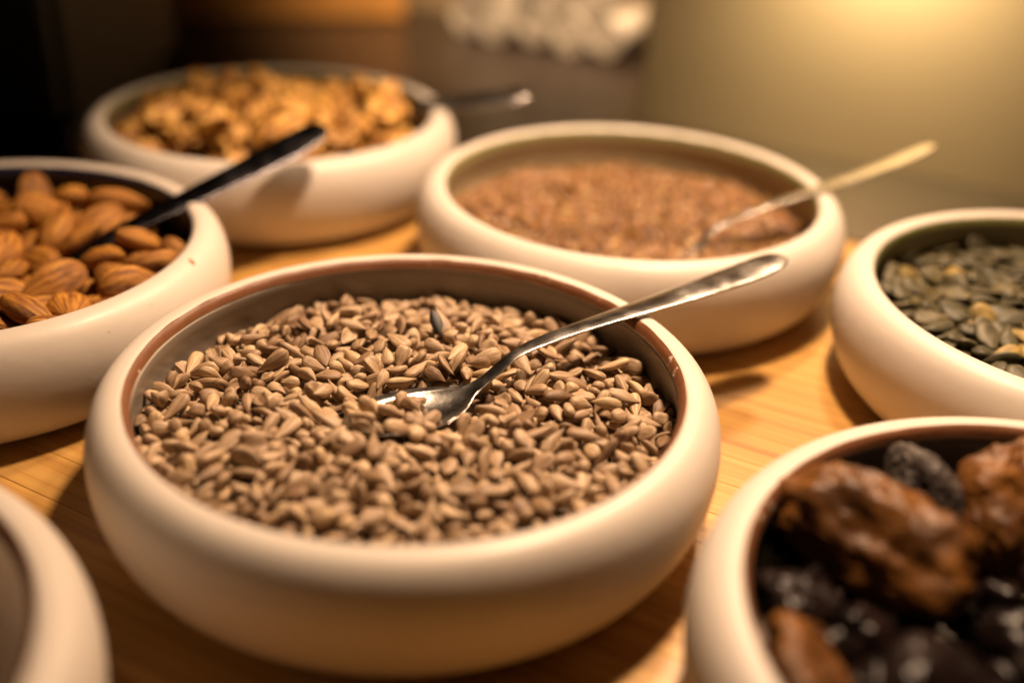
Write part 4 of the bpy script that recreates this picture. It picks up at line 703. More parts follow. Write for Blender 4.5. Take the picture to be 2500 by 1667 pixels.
10,-593,-594,-158,-11,90,-20,5,171,-727,-128,-43,-37,65,3,-28,-795,-118,65,69,8,0,-253,-750,-147,41,87,24,3,335,-773,-157,-73,-67,8,9,-428,-705,-155,11,14,82,
11,822,-287,-163,76,55,-5,0,62,-757,-116,-16,13,-69,10,120,-755,-141,-44,-3,35,9,-31,-325,-128,46,14,20,3,148,-179,-115,8,-9,-59,11,32,-173,-89,-24,6,-97]
SHOWN['almond'] = 58
DATA['almond'] = [
1,384,-128,-96,40,-83,-38,4,707,-153,-74,60,27,23,2,386,657,-61,-48,0,16,4,431,-435,-74,93,-15,-17,2,219,354,-59,-4,-30,66,2,358,404,-70,5,20,-85,
1,632,221,-61,-18,25,49,3,364,222,-62,95,-1,31,0,537,-355,-83,83,-55,3,1,524,62,-67,-10,-19,-34,0,120,474,-60,-55,50,-65,2,80,126,-82,74,-61,-19,
1,779,17,-64,-42,-5,50,2,-44,754,-113,-79,44,43,2,207,138,-136,27,90,29,4,146,686,-60,-19,12,86,0,171,-20,-105,-22,-11,75,4,-14,337,-82,-28,21,92,
3,26,554,-66,-16,14,-67,2,243,-195,-135,40,22,20,4,797,171,-140,71,15,-48,0,513,30,-170,94,33,-9,4,98,338,-146,-78,61,-15,4,648,-68,-118,8,22,-13,
3,296,-459,-102,-14,13,-5,3,627,158,-146,-34,7,79,4,594,-548,-89,-9,20,16,0,506,374,-96,-41,90,1,4,457,621,-157,28,-92,11,4,-120,625,-154,-13,84,51,
1,363,-276,-138,-21,-16,30,3,567,-203,-175,70,-71,-2,1,-6,486,-151,94,22,7,0,-254,639,-115,38,-61,-61,2,489,218,-165,1,1,-91,2,585,443,-176,1,-1,27,
1,231,415,-139,-58,78,14,0,258,-46,-157,-1,100,1,0,216,707,-139,66,59,36,3,701,-302,-161,53,9,-4,4,83,764,-182,-46,88,4,2,338,687,-187,80,-59,-11,
0,470,-331,-175,-4,1,80,2,581,-557,-186,-3,13,44,2,646,-427,-158,-2,-49,-85,0,738,332,-180,-54,-84,-5,1,401,-519,-169,-9,8,71,1,347,509,-162,-95,26,-9,
0,349,310,-167,-47,88,0,3,-110,787,-193,93,36,-5,1,692,36,-180,-29,96,3,3,-183,521,-151,-36,18,23,3,-31,243,-154,2,3,95,0,98,609,-165,24,4,-42,
0,844,4,-166,36,59,33,2,-182,251,-86,-45,86,13,1,68,-84,-63,24,-4,-60,4,750,-192,-183,1,2,-98,2,24,-239,-151,2,-4,-93,4,-528,592,-184,7,-6,-100,
3,35,18,-152,4,2,-48,4,-145,76,-145,60,-80,3,2,-622,124,-175,100,-1,1,3,-96,-799,-188,12,17,-9,4,-346,-530,-170,-83,56,0,3,-514,-230,-173,-98,-17,0,
2,-328,-324,-164,-93,35,8,2,-527,-553,-187,-80,59,5,2,-341,684,-184,4,1,-79,2,-600,398,-179,4,-10,-96,3,-243,323,-163,5,-3,-92,1,251,-584,-175,-88,46,11,
0,54,-570,-172,39,92,3,4,-212,-241,-152,24,97,0,3,82,-804,-191,1,1,-95,1,-325,5,-155,-2,3,61,0,-665,-510,-169,49,-28,-39,0,-93,-520,-163,-82,57,-7,
0,-214,-686,-186,-55,83,4,1,-335,366,-95,23,11,-96,0,-745,-70,-188,-29,95,-1,2,109,-355,-124,-13,-37,-91,4,-819,84,-167,-65,-55,51,0,-637,179,-91,96,23,0,
1,-380,472,-163,-14,-99,-2,2,-600,493,-114,95,11,7,3,-56,-97,-146,18,-2,-2,1,-416,173,-134,-58,5,2,0,-391,586,-99,74,-67,2,1,28,-726,-111,-17,98,2,
1,-441,72,-135,-57,-7,22,1,-292,-269,-67,87,45,-5,2,-557,270,-159,-21,93,31,1,74,-468,-124,81,-32,-3,3,-260,-472,-115,-42,-76,43,1,-701,-324,-187,-98,19,4,
3,-329,-771,-161,58,-18,-16,2,-246,157,-62,-58,70,11,1,-363,-151,-62,95,-8,-6,4,-743,252,-171,-39,-10,25,0,-92,-373,-90,-12,19,-69,0,-541,-71,-164,-11,20,88,
1,-720,-167,-135,-90,8,23,4,-437,-631,-126,-1,95,30,3,-525,405,-55,-94,-11,27,0,-140,-623,-99,-60,-78,14,4,-242,-51,-83,72,-62,-31,0,259,-716,-156,28,21,-64,
2,-605,-361,-98,92,27,-3,0,-531,632,-87,68,59,-9,1,-649,-8,-95,1,24,86,3,-649,-230,-92,6,26,-91,3,-464,-254,-76,-30,11,54]
DATA['walnut'] = [
0,643,-37,61,-8,29,-92,1,-352,-489,-28,43,-23,57,4,-184,-513,77,-3,-35,-69,0,154,-490,52,31,8,25,0,-478,-304,57,0,12,-91,1,-313,-327,83,18,-16,88,
1,-342,351,65,35,36,-79,3,-70,292,80,-12,-92,-32,5,461,-292,70,32,11,-49,4,179,-185,83,-23,-94,-6,2,-84,-554,25,29,-7,-63,4,583,171,82,-29,91,16,
0,-18,-120,76,-79,62,0,2,416,-406,-5,4,11,94,4,-471,224,46,35,86,28,3,-179,-1,79,-23,-29,-50,1,266,-17,66,53,84,13,1,519,-168,3,-35,26,-71,
0,-703,-371,-69,0,-31,66,4,280,-474,-46,4,-32,22,4,-91,-652,-77,-25,93,21,2,-51,-313,54,79,33,43,1,-589,-311,-45,48,43,57,1,478,315,48,-64,45,-62,
5,329,-368,81,77,-53,-17,5,-205,-114,66,10,86,-8,0,93,406,14,-10,-1,-86,4,-501,-570,-83,32,-6,93,1,736,261,-48,71,69,7,3,257,524,17,-6,-12,-86,
4,399,-446,-98,-6,1,-100,5,652,-243,-61,14,47,84,3,410,432,67,64,65,36,0,305,251,23,4,-8,87,3,-243,-388,-49,26,-23,-20,1,-94,-456,-24,-39,88,-7,
1,362,46,18,-53,-79,-30,1,-482,19,46,-73,-68,1,4,711,-84,-89,33,-91,-21,4,460,-219,-22,-56,-72,22,2,-767,285,-76,61,-16,-75,3,-52,126,48,60,-80,-4,
4,-483,422,32,-92,-11,37,0,252,-742,-69,13,-55,-67,1,595,-341,-116,1,10,-8,5,208,-340,48,44,-12,77,4,-430,-343,-46,-11,-32,-38,0,-161,511,58,89,-27,-27,
4,-770,130,-138,8,-14,-34,1,763,-354,-79,-2,-78,-23,1,58,550,-27,-86,-11,-19,4,67,-361,4,30,3,-81,0,-572,498,-50,-3,15,-4,3,-232,159,33,20,18,21,
4,-102,-278,-21,-79,56,20,3,695,393,-143,9,11,92,3,-615,133,-13,15,-16,-87,4,-712,330,-86,53,68,38,2,340,-241,32,44,-10,-85,3,-94,635,-29,-57,62,-33,
3,502,-15,-58,-99,7,-3,3,658,94,-112,-2,9,-22,5,100,71,41,5,-34,37,2,76,251,-2,25,-50,77,2,-192,362,31,-19,7,23,4,-777,-98,-139,4,-10,32,
4,-420,220,-76,6,-11,-44,5,114,-494,-49,72,-4,2,5,-282,141,-42,-20,12,-86,0,-299,494,11,65,-70,23,2,-327,-54,15,-8,32,86,0,-200,-10,-48,6,-2,-83,
2,-620,-99,-74,92,-39,2,5,-57,-124,-35,12,0,86,2,375,350,-57,-4,47,-23,0,-326,-685,-104,-53,-84,-8,3,603,424,-50,5,5,47,2,55,-50,-12,-43,-82,6,
5,346,-308,-66,-3,-11,-99,3,274,739,-87,1,-91,-31,2,-44,24,-32,-15,-5,-78,4,133,-309,-25,14,97,16,2,70,133,-36,5,-6,54,0,242,288,-64,-1,9,54,
0,513,265,-95,0,10,30,2,525,508,-101,90,43,6,5,368,-105,-49,-31,9,-49,0,-182,772,-112,99,-6,5,2,-396,-427,-92,22,-7,-51,5,132,762,-108,75,-52,28,
1,-335,417,-52,91,-36,15,1,-137,436,-74,-2,-4,-88,5,410,712,-116,28,-55,-42,1,-624,462,-128,-2,14,77,3,-92,207,-50,1,-5,-16,1,419,-638,-125,27,8,26,
1,-385,-139,-34,56,-83,4,0,-705,-257,-117,6,-20,58,5,185,-625,-102,8,3,-87,3,-348,606,-120,-7,0,49,2,650,-493,-113,78,18,17,0,-587,-496,-136,14,1,-86,
5,-60,363,-4,-4,25,-93,5,-502,633,-138,-9,13,84,5,-237,267,-25,-68,-39,-15,2,430,433,-65,36,74,56,5,-521,-71,-54,29,25,75,2,-377,58,-42,38,15,-88,
3,146,-93,12,-26,-84,2,3,66,-780,-139,10,-7,88,3,-14,793,-109,-26,26,-18,2,800,-202,-136,10,29,-22,1,-558,108,-56,19,97,8,4,253,472,-37,3,98,-19,
5,156,623,-100,9,9,94,2,269,-152,-33,30,23,-92,4,-290,-203,-5,-28,3,-95,1,-236,735,-61,4,-12,3,2,12,665,-80,57,44,-67,2,-576,305,-77,-9,47,-30]
SHOWN['pumpkin'] = 143
DATA['pumpkin'] = [
3,-488,-135,-90,-71,68,9,4,-653,31,-99,-99,4,-6,4,-552,80,-91,4,-10,88,2,-504,-302,-103,12,74,-66,3,-426,53,-100,-82,42,15,0,-708,262,-92,-65,-75,-3,
4,-619,313,-103,9,13,-41,1,-345,20,-84,8,16,-98,2,-688,469,-115,11,12,-80,4,-260,299,-86,9,-10,-70,1,-658,-56,-98,-24,97,-5,2,-405,-128,-94,9,-6,59,
0,-438,330,-102,-68,55,-8,0,-330,404,-80,-88,-43,10,1,-503,214,-84,33,94,-2,2,-112,670,-90,-5,1,2,4,-169,834,-115,44,26,4,0,-470,-262,-109,15,32,-91,
3,-496,508,-111,3,-11,98,2,-542,-228,-104,-8,8,53,3,-592,216,-108,-21,89,-18,4,-359,268,-86,-14,-97,20,4,-598,-78,-113,80,60,-4,0,-482,-445,-95,-78,60,6,
2,-578,-173,-104,-22,14,41,4,-519,412,-100,-92,-31,22,1,-312,581,-112,-22,-94,-27,1,-506,-76,-95,7,1,-16,2,-603,113,-105,9,18,4,1,-387,223,-93,-10,-1,-29,
2,-600,494,-114,40,-90,-8,3,-281,167,-87,76,-60,23,0,-281,673,-106,-2,4,74,1,-352,784,-129,-12,92,-35,3,-519,143,-97,1,3,-28,1,-159,477,-85,38,91,-16,
0,-240,410,-99,-24,-34,66,4,-183,667,-112,83,55,-6,2,-573,379,-115,-79,-60,-9,3,-186,740,-109,-10,2,2,3,-554,629,-109,73,-54,39,4,-437,619,-126,42,88,-16,
3,-302,508,-97,95,-6,-18,2,-343,-151,-77,-1,-10,91,2,-519,595,-103,79,57,-5,2,-358,725,-134,88,47,0,1,-392,-70,-104,15,11,-50,3,-506,267,-103,-4,99,6,
4,-743,184,-127,19,95,-20,3,-649,266,-133,91,42,2,1,-284,414,-109,29,-27,-61,4,-372,73,-98,44,83,34,4,-723,130,-133,-11,-4,38,2,-470,206,-114,-10,23,92,
2,-111,514,-76,-10,9,91,4,-555,-374,-117,26,-20,-87,0,-381,563,-129,-3,1,67,2,-698,309,-112,-98,-15,7,0,-468,-40,-111,6,24,-78,3,-442,703,-133,75,63,4,
1,-616,-249,-126,-2,18,-93,1,-15,757,-111,-13,6,-65,1,-647,404,-108,-6,4,26,2,-304,284,-119,-1,0,98,1,-212,580,-127,1,1,-44,1,-172,398,-118,82,56,-2,
1,-208,287,-103,-12,13,74,3,-189,431,-104,92,-29,26,3,-629,-166,-130,3,1,-46,4,-519,-13,-124,-35,94,7,0,-743,335,-135,-80,59,2,0,-650,-17,-128,-88,47,-1,
1,-138,607,-128,0,-2,-65,1,-337,341,-111,-32,7,16,4,-99,809,-126,-6,-13,-96,1,-67,620,-99,-10,-7,53,3,-323,96,-101,5,-18,89,1,-343,453,-102,-6,-1,-75,
3,-698,-141,-116,58,76,-13,1,-553,599,-137,99,16,0,4,-422,445,-106,77,56,-11,4,-81,683,-118,-34,-92,-18,3,-365,-227,-99,68,74,0,1,-605,50,-119,4,7,100,
1,-463,-116,-121,6,1,25,4,-229,162,-86,-32,10,78,4,-444,401,-121,12,98,-7,2,-252,707,-132,-2,-2,-52,4,-109,445,-116,-3,14,63,1,-482,-215,-124,3,-1,-95,
0,-474,84,-121,99,-15,0,4,-496,551,-126,2,-8,99,3,-356,431,-126,-3,2,56,2,-347,-19,-117,-100,1,1,4,-447,155,-117,10,98,-14,4,-382,240,-121,17,98,7,
3,-543,431,-132,3,-2,-81,0,-150,536,-112,-84,-54,-6,0,-296,-76,-89,14,8,77,1,-651,113,-129,-46,89,-3,2,39,804,-135,66,-75,1,3,-514,-382,-118,22,-13,-87,
3,-669,512,-140,-25,97,-7,4,-745,-61,-132,-9,2,99,0,-554,198,-125,64,77,0,3,-176,761,-137,-4,-100,3,3,-226,94,-82,-16,3,90,0,-167,249,-116,-7,-3,37,
3,-252,17,-114,19,-98,3,0,-314,653,-131,74,67,-1,0,-393,-329,-92,1,27,52,2,-74,473,-102,3,15,92,0,-45,727,-132,-2,1,-24,4,-451,-391,-125,8,-5,-66,
3,-509,-490,-132,-95,29,-5,3,-369,122,-122,-31,95,0,3,-638,-369,-132,-9,-1,25,3,-376,-191,-121,4,1,-88,2,-830,-79,-133,-19,-13,57,3,-613,-576,-139,31,95,1,
0,-25,535,-99,-2,13,59,4,-519,290,-128,3,2,-100,0,-715,-197,-132,65,76,-1,2,-737,-327,-135,2,2,-99,1,-313,-110,-113,64,-75,-10,2,-670,-519,-127,-83,55,-10,
0,-179,5,-102,6,21,10,1,-125,333,-108,-15,8,50,3,-803,-216,-139,-2,0,67,2,-6,637,-99,34,-45,-74,1,-537,-542,-124,-9,-23,81,1,-728,-404,-131,-71,68,10,
3,-794,-278,-123,-60,74,27,4,-51,370,-95,8,5,95,4,-782,-154,-128,86,49,-9,4,-474,-674,-116,-41,20,-22,0,-343,-343,-89,23,18,80,2,-599,-508,-120,-72,67,-17,
4,-823,101,-139,-6,-3,73,2,-641,-311,-111,97,-11,-17,2,-221,-72,-83,-8,-18,85,3,126,832,-90,-77,-36,-44,3,-133,119,-69,-78,-61,11,4,-652,410,-136,70,71,-2,
3,320,126,-117,0,11,99,1,116,431,-121,-94,-34,1,0,-168,-160,-116,0,0,-47,2,514,247,-124,75,-66,-3,2,265,-128,-113,-2,98,18,0,712,99,-131,90,-43,-3,
1,-195,-650,-130,-1,-1,99,0,469,-373,-125,-15,99,3,4,-33,-663,-130,-2,-7,96,1,97,572,-126,-1,3,91,1,392,-177,-119,84,53,-8,0,384,-634,-132,-83,56,3,
3,-55,311,-120,-68,-74,-1,1,115,-529,-124,-61,-79,0,2,24,-391,-118,-100,7,2,4,-58,560,-126,-47,-88,5,3,-43,-472,-121,-10,-9,77,4,549,-212,-128,-34,-94,3,
1,-135,137,-113,-10,-12,78,4,550,-469,-133,-1,5,-29,1,-313,-299,-118,32,93,15,2,734,-37,-132,0,2,22,1,714,-206,-132,-7,7,-60,1,-218,-481,-124,-1,0,98,
1,104,-356,-119,-41,-91,1,2,-330,-642,-131,76,65,0,0,430,-37,-120,0,1,-92,0,-56,124,-114,-1,0,-58,0,146,279,-113,-17,98,14,4,571,-343,-131,-1,6,-80,
4,111,744,-135,17,-98,7,3,223,533,-127,-41,91,1,1,-219,-306,-117,13,-3,-34,4,236,-368,-120,3,3,88,1,91,-144,-115,-99,-12,1,0,-355,-474,-126,-1,-4,95,
3,309,316,-103,15,-9,-96,3,-45,5,-116,2,2,-42,3,270,-41,-118,20,98,0,3,426,295,-125,-96,-28,-1,4,421,-442,-121,3,-5,23,1,82,155,-113,-98,20,0,
3,420,426,-128,-1,4,92,3,267,412,-125,-62,-78,0,3,-12,-224,-103,-2,-15,-87,3,275,678,-131,-2,13,99,1,-225,-56,-116,12,99,-5,2,264,-497,-123,3,6,-64,
1,237,-614,-129,-12,-99,0,0,538,386,-129,98,18,-3,3,578,-54,-126,0,5,-81,2,756,250,-135,39,-92,-1,0,436,109,-121,-2,2,-74,0,462,594,-133,-3,1,-38,
3,-28,414,-121,3,-2,-99,3,128,-45,-116,2,2,-83,3,107,-646,-130,3,2,-100,2,589,55,-125,-4,100,0,0,414,-367,-110,-21,2,92,2,354,414,-118,-80,60,-6,
1,134,211,-115,6,0,-8,4,457,-488,-115,-52,81,25,1,87,602,-98,8,11,50,3,-20,-157,-106,67,70,-3,0,18,144,-94,24,10,-71,4,596,510,-137,0,-1,100,
2,552,114,-122,98,14,-2,0,301,-538,-110,-57,-78,10,3,608,-579,-138,0,7,-90,2,677,147,-102,-9,-1,29,0,356,45,-117,21,98,-4,3,431,-640,-120,4,-97,-12,
1,-380,-650,-116,-12,-23,42,4,286,233,-120,-100,2,-1,2,215,-84,-103,-20,-13,19,4,50,469,-113,-14,10,65,1,-175,-443,-113,94,-20,-4,2,127,-385,-90,1,-2,15,
4,-253,-663,-106,21,3,2,3,-9,-566,-116,8,-6,41,1,576,-87,-105,-16,98,11,3,-76,266,-92,-92,-38,7,3,36,-493,-124,4,2,-74,0,-373,-369,-123,53,85,2,
3,144,-694,-114,17,9,-79,4,392,285,-99,-5,1,37,4,460,435,-104,-5,3,25,0,498,-80,-120,-81,-57,7,3,268,771,-136,-14,-1,50,0,214,131,-116,94,-33,-1,
1,236,626,-121,42,85,-30,3,787,-223,-137,22,-97,-1,1,263,-822,-117,78,9,-3,0,-61,-320,-116,66,-75,-1,0,-211,132,-116,86,51,0,0,-260,-390,-112,21,12,38,
0,93,659,-129,0,-2,-100,2,619,353,-130,-23,97,0,2,591,240,-127,-3,1,-89,4,591,-147,-127,-19,-98,4,4,-241,-195,-117,-6,-10,89,0,660,-25,-107,-16,27,85,
4,690,293,-135,49,-87,3,3,35,-47,-115,-50,-87,-5,0,130,57,-113,6,-3,-100,2,639,-402,-132,1,1,72,3,-71,-497,-106,4,-16,12,2,461,-209,-122,76,65,-3,
4,355,528,-129,-5,3,-36,1,169,-203,-113,6,7,-67,3,-374,-575,-128,98,-19,10,4,272,-195,-117,-1,-13,99,0,267,-308,-110,2,19,31,3,-51,-51,-107,-71,68,12,
2,-166,114,-92,-2,-5,73,3,247,681,-109,-12,-7,-4,3,73,689,-107,12,97,-11,0,657,-128,-115,80,57,-18,4,125,-296,-115,-19,-97,15,1,599,590,-129,-86,48,-16,
0,535,-163,-101,34,94,1,3,220,763,-118,-14,-13,-54,0,138,352,-110,15,10,-44,3,6,220,-116,59,-80,-8,1,606,174,-115,-92,12,10,3,686,-315,-135,2,5,-58,
4,270,-677,-125,-9,96,24,2,577,338,-103,-4,-2,39,2,572,-409,-109,-14,3,28,3,375,-57,-102,-17,-4,96,3,455,229,-104,-82,-56,2,3,25,-60,-90,-1,-7,64,
2,136,-55,-89,0,-1,44,0,200,386,-116,-14,-8,87,2,268,-398,-94,3,-100,-3,4,162,589,-110,-10,15,-67,0,-152,-386,-112,-8,-3,-97,2,487,-563,-132,5,100,2,
2,-265,-250,-75,-1,99,-12,1,-115,-717,-131,-48,87,6,3,-118,-563,-119,-87,44,-5,3,92,114,-97,15,11,-96,0,200,-525,-117,-6,-6,73,4,269,219,-96,-26,95,14,
0,405,97,-94,-13,-5,66,0,628,428,-126,0,-21,-98,1,67,-491,-98,-87,48,3,0,57,-745,-132,5,5,-81,3,85,-197,-100,19,0,71,3,78,224,-85,-16,-4,-58,
3,-407,-485,-111,7,-15,13,3,711,285,-110,-96,28,6,4,-242,-718,-119,37,10,16,3,556,-502,-109,6,9,64,2,-454,-602,-127,-76,61,-6,1,687,21,-107,58,11,-27,
0,237,64,-93,21,-97,5,2,250,22,-112,98,4,-3,4,-122,-252,-116,86,50,3,1,243,-246,-109,23,1,23,1,5,50,-105,96,19,-16,3,-71,-385,-97,3,-5,67,
1,487,350,-98,37,-93,0,0,-270,-553,-127,0,-1,72,4,-303,-226,-110,14,8,-93,4,741,-151,-122,69,-68,-12,1,583,-103,-80,-98,-18,4,1,-521,-674,-125,-31,-87,36,
1,26,590,-110,20,40,59,3,455,693,-136,85,-52,-2,4,822,185,-140,-64,-77,4,2,345,-311,-120,-1,1,-78,4,490,-690,-136,39,-90,-19,4,361,160,-101,-5,-19,-73,
1,54,-333,-76,-9,12,90,3,-44,73,-77,89,37,-6,4,385,546,-109,39,-92,-1,0,-163,-353,-89,-18,1,17,0,284,-183,-86,1,-1,-46,0,-184,-756,-124,-41,89,9,
1,466,-593,-101,-94,27,22,1,-28,-700,-110,-80,56,6,2,-30,-553,-89,9,3,-98,3,-329,-529,-102,-87,48,10,2,329,-18,-87,7,-14,-74,2,560,237,-94,-98,16,4,
4,-19,251,-84,9,3,64,1,521,-22,-103,-9,19,66,0,812,-248,-114,-80,-54,10,0,402,-176,-91,66,-75,1,2,252,-733,-131,-98,-3,3,1,398,-535,-118,-14,-10,97,
4,211,397,-84,-12,0,98,4,242,291,-99,22,-37,-79,0,115,-830,-137,-97,23,6,3,819,-78,-140,36,-93,-1,0,414,359,-80,3,8,-89,3,291,-350,-76,66,74,-8,
2,758,-322,-133,10,0,82,0,758,130,-121,-70,-63,31,2,-229,-175,-80,-23,-95,21,3,276,147,-96,-24,12,45,3,371,-322,-94,1,6,55,1,-25,-810,-137,-64,-77,-1,
0,115,-225,-88,-91,36,20,4,-56,-61,-78,11,7,-98,1,191,529,-101,3,7,-81,0,533,624,-128,-67,72,-7,0,132,-465,-95,-95,12,29,3,80,81,-84,-97,5,2,
4,72,292,-93,88,-28,8,1,492,-315,-106,46,-85,23,2,114,766,-110,-11,-3,-1,3,226,-11,-79,3,19,-87,1,-123,-57,-109,-7,19,-65,0,639,-513,-123,54,79,-30,
0,216,823,-119,92,-18,4,0,328,599,-117,7,-29,-89,0,302,406,-98,-10,5,66,4,572,63,-98,86,50,0,2,686,198,-122,-91,34,4,4,745,-126,-98,-20,13,-71,
2,626,489,-111,7,2,-29,1,235,-606,-98,-87,-49,-7,3,-29,-457,-79,-13,8,38,2,111,2,-81,-17,22,91,2,-65,-129,-105,-14,-15,35,0,362,209,-72,94,-29,-15,
1,-169,-611,-114,96,-8,-2,2,-206,-529,-100,-74,48,0,0,396,-726,-113,11,-99,2,3,164,335,-77,6,4,-64,0,734,-422,-130,20,2,30,0,-275,-796,-128,19,95,-21,
3,6,-325,-102,-15,1,-82,2,368,421,-77,10,14,39,4,414,-313,-82,3,23,54,3,318,499,-96,-27,3,95,4,81,351,-86,-82,20,-29,1,-78,-721,-104,-47,-86,-18,
4,495,135,-102,81,57,-7,1,781,174,-108,-15,12,-66,1,355,-555,-101,-2,-2,69,1,-142,-270,-86,1,-13,-64,0,185,224,-79,14,-15,-92,2,-47,231,-57,1,-5,49,
4,189,-291,-78,-6,-9,-9,4,329,140,-72,86,-48,6,2,444,279,-73,-14,99,-7,0,448,516,-105,-39,-89,-9,3,69,-267,-82,-4,95,26,3,178,472,-90,-21,96,12,
0,-131,-118,-86,18,98,-2,2,667,-473,-106,-8,16,-98,3,690,62,-101,9,-37,87,1,830,73,-130,9,-1,87,4,74,-631,-109,-97,9,-22,0,-109,-809,-132,6,-6,74,
4,83,-558,-95,-80,50,0,1,670,-347,-110,11,-11,95,4,-74,160,-85,-8,-2,95,2,587,-276,-103,10,-2,99,0,-150,-177,-64,37,93,-1,0,33,-662,-100,42,90,6,
0,190,131,-82,-54,82,-13,2,-229,-598,-82,84,-53,9,3,492,-187,-86,86,49,15,3,98,-149,-57,-14,9,24,0,-76,-228,-85,34,92,7,3,139,35,-59,-21,4,18,
0,-241,-310,-84,95,29,-2,0,357,-753,-137,2,2,39,0,328,-461,-101,26,21,-45,4,453,-46,-80,-23,20,-53,0,558,439,-110,-18,6,89,3,775,338,-129,60,74,-29,
1,538,574,-111,-93,30,5,4,259,460,-96,-3,-15,-9,2,304,8,-61,73,68,-3,1,328,790,-126,15,27,91,4,526,178,-78,-83,55,3,3,45,-105,-73,-92,-36,-2,
0,818,-152,-117,-50,87,-3,1,210,-450,-91,-86,49,2,4,104,538,-89,-77,59,25,1,-91,-95,-58,-7,15,96]
SHOWN['fruit'] = 34
DATA['fruit'] = [
1,-191,113,-112,26,-26,-59,1,-540,111,-127,73,-63,-25,1,-129,326,-164,73,-61,26,2,-678,22,-121,32,-14,8,3,-262,240,-175,-56,40,-46,1,-595,-92,-120,-11,-3,99,
1,-230,-20,-173,21,2,-94,4,-372,255,-172,-74,-66,-13,3,-318,70,-187,-89,-44,6,3,-643,526,-166,-23,-32,-74,4,-621,328,-159,-55,6,42,3,-605,448,-199,-1,99,-12,
0,-598,225,-181,-26,-12,-26,3,-259,399,-181,-12,95,28,1,-138,491,-180,-9,-19,29,4,-17,322,-108,54,-78,-20,0,-495,333,-168,45,10,68,1,-622,90,-188,-10,-9,-93,
0,-112,202,-166,-20,17,58,1,-815,6,-189,92,-35,-16,3,-441,97,-183,-24,-11,75,1,-195,712,-191,63,76,-14,4,-350,726,-192,-9,-7,28,4,48,803,-173,-10,-43,-80,
3,-421,437,-187,0,37,-92,1,141,715,-191,2,-13,1,3,-112,819,-187,93,-3,11,1,-417,553,-169,56,-72,13,2,-618,-53,-195,-2,100,6,4,-65,688,-167,-55,39,-63,
4,-528,619,-183,53,-67,-46,0,-210,566,-139,75,35,42,3,-306,505,-134,-65,-65,36,3,-469,-71,-172,13,-50,-73,2,-158,-459,-195,6,6,87,4,-335,-586,-179,47,-87,7,
3,521,-649,-202,-91,-40,7,4,313,-599,-188,-4,4,-71,0,286,218,-180,-50,-87,0,4,542,282,-178,-65,73,-4,2,34,-203,-187,97,22,-2,4,508,-343,-185,-9,6,-81,
4,-50,-561,-174,-78,-62,1,0,754,41,-186,-15,6,-48,2,420,-167,-191,-65,-76,-4,1,-620,-324,-174,27,6,-24,1,466,475,-189,10,-8,53,3,-16,-387,-189,-38,92,-7,
1,286,-399,-171,-20,-16,69,2,204,368,-193,8,8,79,4,-10,493,-164,-67,-30,47,2,658,-368,-199,-97,-21,-5,3,491,4,-179,-15,-15,55,0,-112,54,-171,-9,-27,53,
2,-304,-165,-188,-95,-30,-7,4,-167,-245,-169,-12,-98,0,0,-589,-195,-187,-21,98,-2,3,42,-649,-182,27,-90,-27,3,685,243,-190,13,-3,84,1,27,96,-178,2,-13,-6,
2,-467,-300,-194,3,99,9,0,28,247,-173,-13,-13,-36,1,681,-141,-189,-81,-55,18,0,268,-63,-164,36,-28,-73,2,-23,-804,-202,94,34,0,0,373,7,-168,-10,-37,62,
0,309,428,-177,-24,17,-92,1,413,-695,-141,75,66,8,2,645,167,-145,36,79,44,1,-691,-439,-171,-81,-21,-29,2,-89,-366,-143,-43,88,-17,2,279,-185,-170,57,-7,5,
0,614,56,-172,15,47,62,3,-287,650,-138,34,43,-64,3,98,-819,-175,-5,-95,4,3,147,-20,-178,-6,-11,-64,4,165,-279,-171,22,30,69,3,-427,-179,-154,-51,-10,73,
3,27,-66,-172,-41,62,-57,3,-317,-763,-189,-29,-70,59,1,423,367,-155,-43,78,29,2,376,-294,-177,36,-22,-31,1,753,-269,-175,31,77,-56,0,-303,-437,-172,-13,21,33,
3,611,-480,-187,-11,-59,74,3,155,-556,-184,-46,12,-13,0,-352,-267,-111,42,-65,-55,3,-254,-327,-172,1,27,96,2,377,613,-188,56,73,34,3,582,-76,-174,88,9,21,
0,123,568,-175,-12,-32,-86,2,803,-136,-189,-52,-82,1,1,552,172,-107,-74,29,-21,4,802,181,-175,-34,-80,38,0,238,74,-161,-2,49,85,1,-473,-541,-190,-46,87,2,
4,397,214,-120,-33,-12,73,3,157,182,-177,77,56,10,1,797,-175,-116,-14,15,-93,3,768,342,-184,37,-32,-34,1,114,-439,-156,58,-39,-6,3,147,280,-121,99,-1,-13,
4,-486,-413,-168,-13,70,-68,4,598,-330,-103,-73,53,4,2,466,-540,-184,15,-43,-79,3,621,476,-193,12,-2,95,0,217,-683,-165,-68,-33,60,0,593,-221,-136,42,41,-81,
1,276,564,-187,14,98,-9,4,480,-132,-107,27,25,56,3,-247,-386,-100,-87,14,-2,3,117,-718,-157,23,-44,72,3,449,152,-179,-62,72,-23,0,393,-458,-147,-30,-76,-20,
2,-65,-84,-167,52,28,53,0,96,394,-154,-72,34,-60,1,285,-262,-113,-4,-47,79,3,-236,-664,-189,10,-10,62,3,442,713,-185,26,-3,-30,0,-597,-563,-175,-1,91,27]

